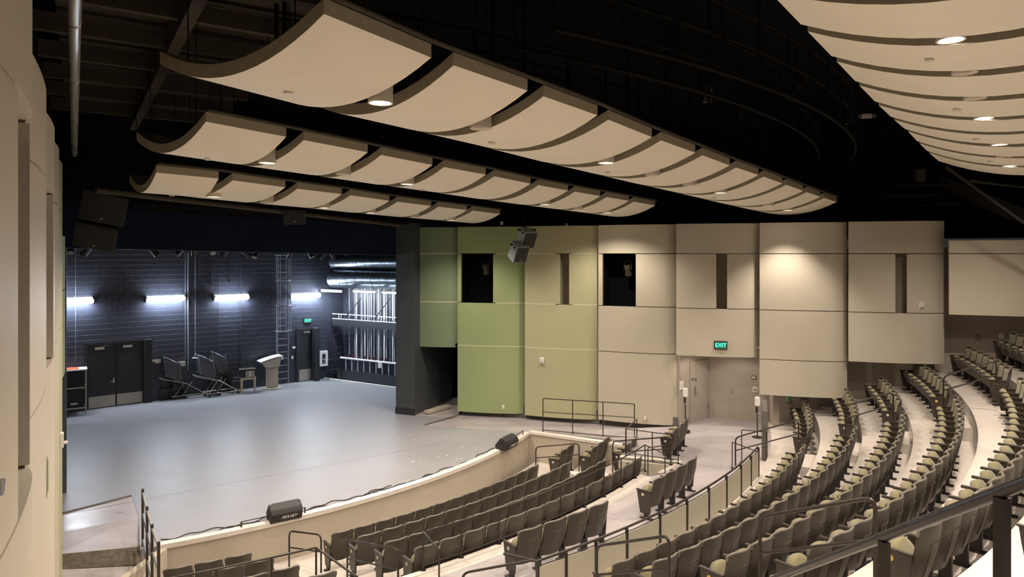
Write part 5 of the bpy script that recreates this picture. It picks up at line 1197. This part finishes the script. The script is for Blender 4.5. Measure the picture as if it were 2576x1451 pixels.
def sanitizer(px, pyb, pyt, label):
    p = G(px, pyb, ZA); o = empty('sanitizer_stand', p, -.2, label, 'sanitizer stand', 'sanitizer stands by the exit recess'); zt = zat(pyt, p.y)-ZA
    mb = MB(); mb.cyl((0, 0, .01), .16, .02, 24); mb.build('base', 'seat_steel', o); mb = MB(); mb.tube([(0, 0, .02), (0, 0, zt-.1)], .018, 8); mb.build('pole', 'seat_steel', o)
    bx(o, 'dispenser', 'white', (0, -.03, zt-.15), (.16, .13, .30), .03); bx(o, 'bracket', 'seat_steel', (-.02, .0, zt-.40), (.06, .03, .22)); mb = MB(); mb.cyl((.03, -.03, zt-.52), .07, .012, 16); mb.build('drip_tray', 'cab_metal', o)
sanitizer(1724, 1084, 975, 'white sanitizer dispenser on black pole at the left of the exit recess'); sanitizer(1905, 1100, 997, 'white sanitizer dispenser on black pole at the right of the exit recess')
for (px, py, m, lab) in ((1980, 1003, 'green_box', 'small green box on the lower plaster wall under the beige panel'), (2019, 1001, 'slot', 'small dark box beside the green box on the lower wall'), (2518, 845, 'white', 'pale switch plate on the plaster wall behind the upper seats'), (2460, 848, 'slot', 'small dark plate low behind the upper side seats')):
    k = (px-1288)/F; best = None
    for i in range(1, 4):
        A_, B_ = ps[i], ps[i+1]; d = (B_-A_); den = d.x-k*d.y; t = (k*A_.y-A_.x)/den
        if -.05 <= t <= 1.05: best = (A_+d*t, math.atan2(d.y, d.x))
    if best:
        q, a = best; o = empty('wall_box', (q.x, q.y, zat(py, q.y)), a, lab, 'wall box'); bx(o, 'body', m, (0, -.03, 0), (.13, .05, .15), .005)
for i, (px, py) in enumerate(((1725, 552), (2257, 551), (1262, 561), (1425, 566))):
    q = D(px, py, 23.0 if px > 2000 else 24.6); mb = MB(); mb.box((0, 0, 0), (.10, .08, .12)); o = mb.build('junction_box', 'cab_metal', None, .006); o.location = q; tag(o, ['small grey junction box above the exit sign panel', 'small grey junction box above the wall strobe panel', 'small grey junction box above the green panel', 'small grey junction box above the olive panel'][i], 'junction box')
# ------------------------------------------------------------ left wall devices
def lwall(px, off=0.):
    k = (px-1288)/F; Y = (-.16)/(k+.65); return Vector((-.16-.65*Y, Y, 0))+Vector((.838, .545, 0))*off
lrz = math.atan2(-.838, .545)-math.pi
def ldev(Y, z, label, name, cat): p = Vector((*LW(Y), 0))-lp*.01; return empty(name, (p.x, p.y, z), math.atan2(1, -.65), label, cat)
o = ldev(12.0, zat(1107, 12.0), 'white alarm strobe sticking out of the left wall', 'wall_strobe', 'alarm strobe'); bx(o, 'body', 'white', (0, -.03, 0), (.16, .06, .26), .01); bx(o, 'lens', 'white', (0, -.09, -.05), (.06, .07, .05), .01)
o = ldev(3.16, zat(1222, 3.16), 'clear domed exit lamp low on the near left wall', 'emergency_light', 'emergency light')
mb = MB(); mb.cyl((-.02, .0, 0), .019, .07, 18, 'z', .026); mb.build('dome', 'fixglass', o); bx(o, 'base', 'white', (0, .035, 0), (.10, .05, .09), .006)
o = ldev(8.24, 3.28, 'small recessed green edged box in the left wall', 'wall_box', 'wall box'); bx(o, 'frame', 'slot', (0, .04, 0), (.34, .03, .42)); bx(o, 'pane', 'green_box', (.1, .022, 0), (.06, .01, .38))
# recess downlights over the exit doors
for px_ in (.32, .72):
    q = V(K0.lerp(K2, px_), 0)-xn*.55; o = empty('downlight', (q.x, q.y, 2.88), 0, 'small downlight in the ceiling of the exit recess, ' + ('near the door' if px_ < .5 else 'near the control panel'), 'ceiling light'); mb = MB(); mb.cyl((0, 0, .02), .09, .04, 20); mb.build('housing', 'offwhite', o); mb = MB(); mb.cyl((0, 0, -.004), .07, .006, 20); mb.build('lens', 'glow_warm', o)
    spot('downlight_lamp', (0, 0, -.02), 26, WARM, 2.3, .4, .05, o)
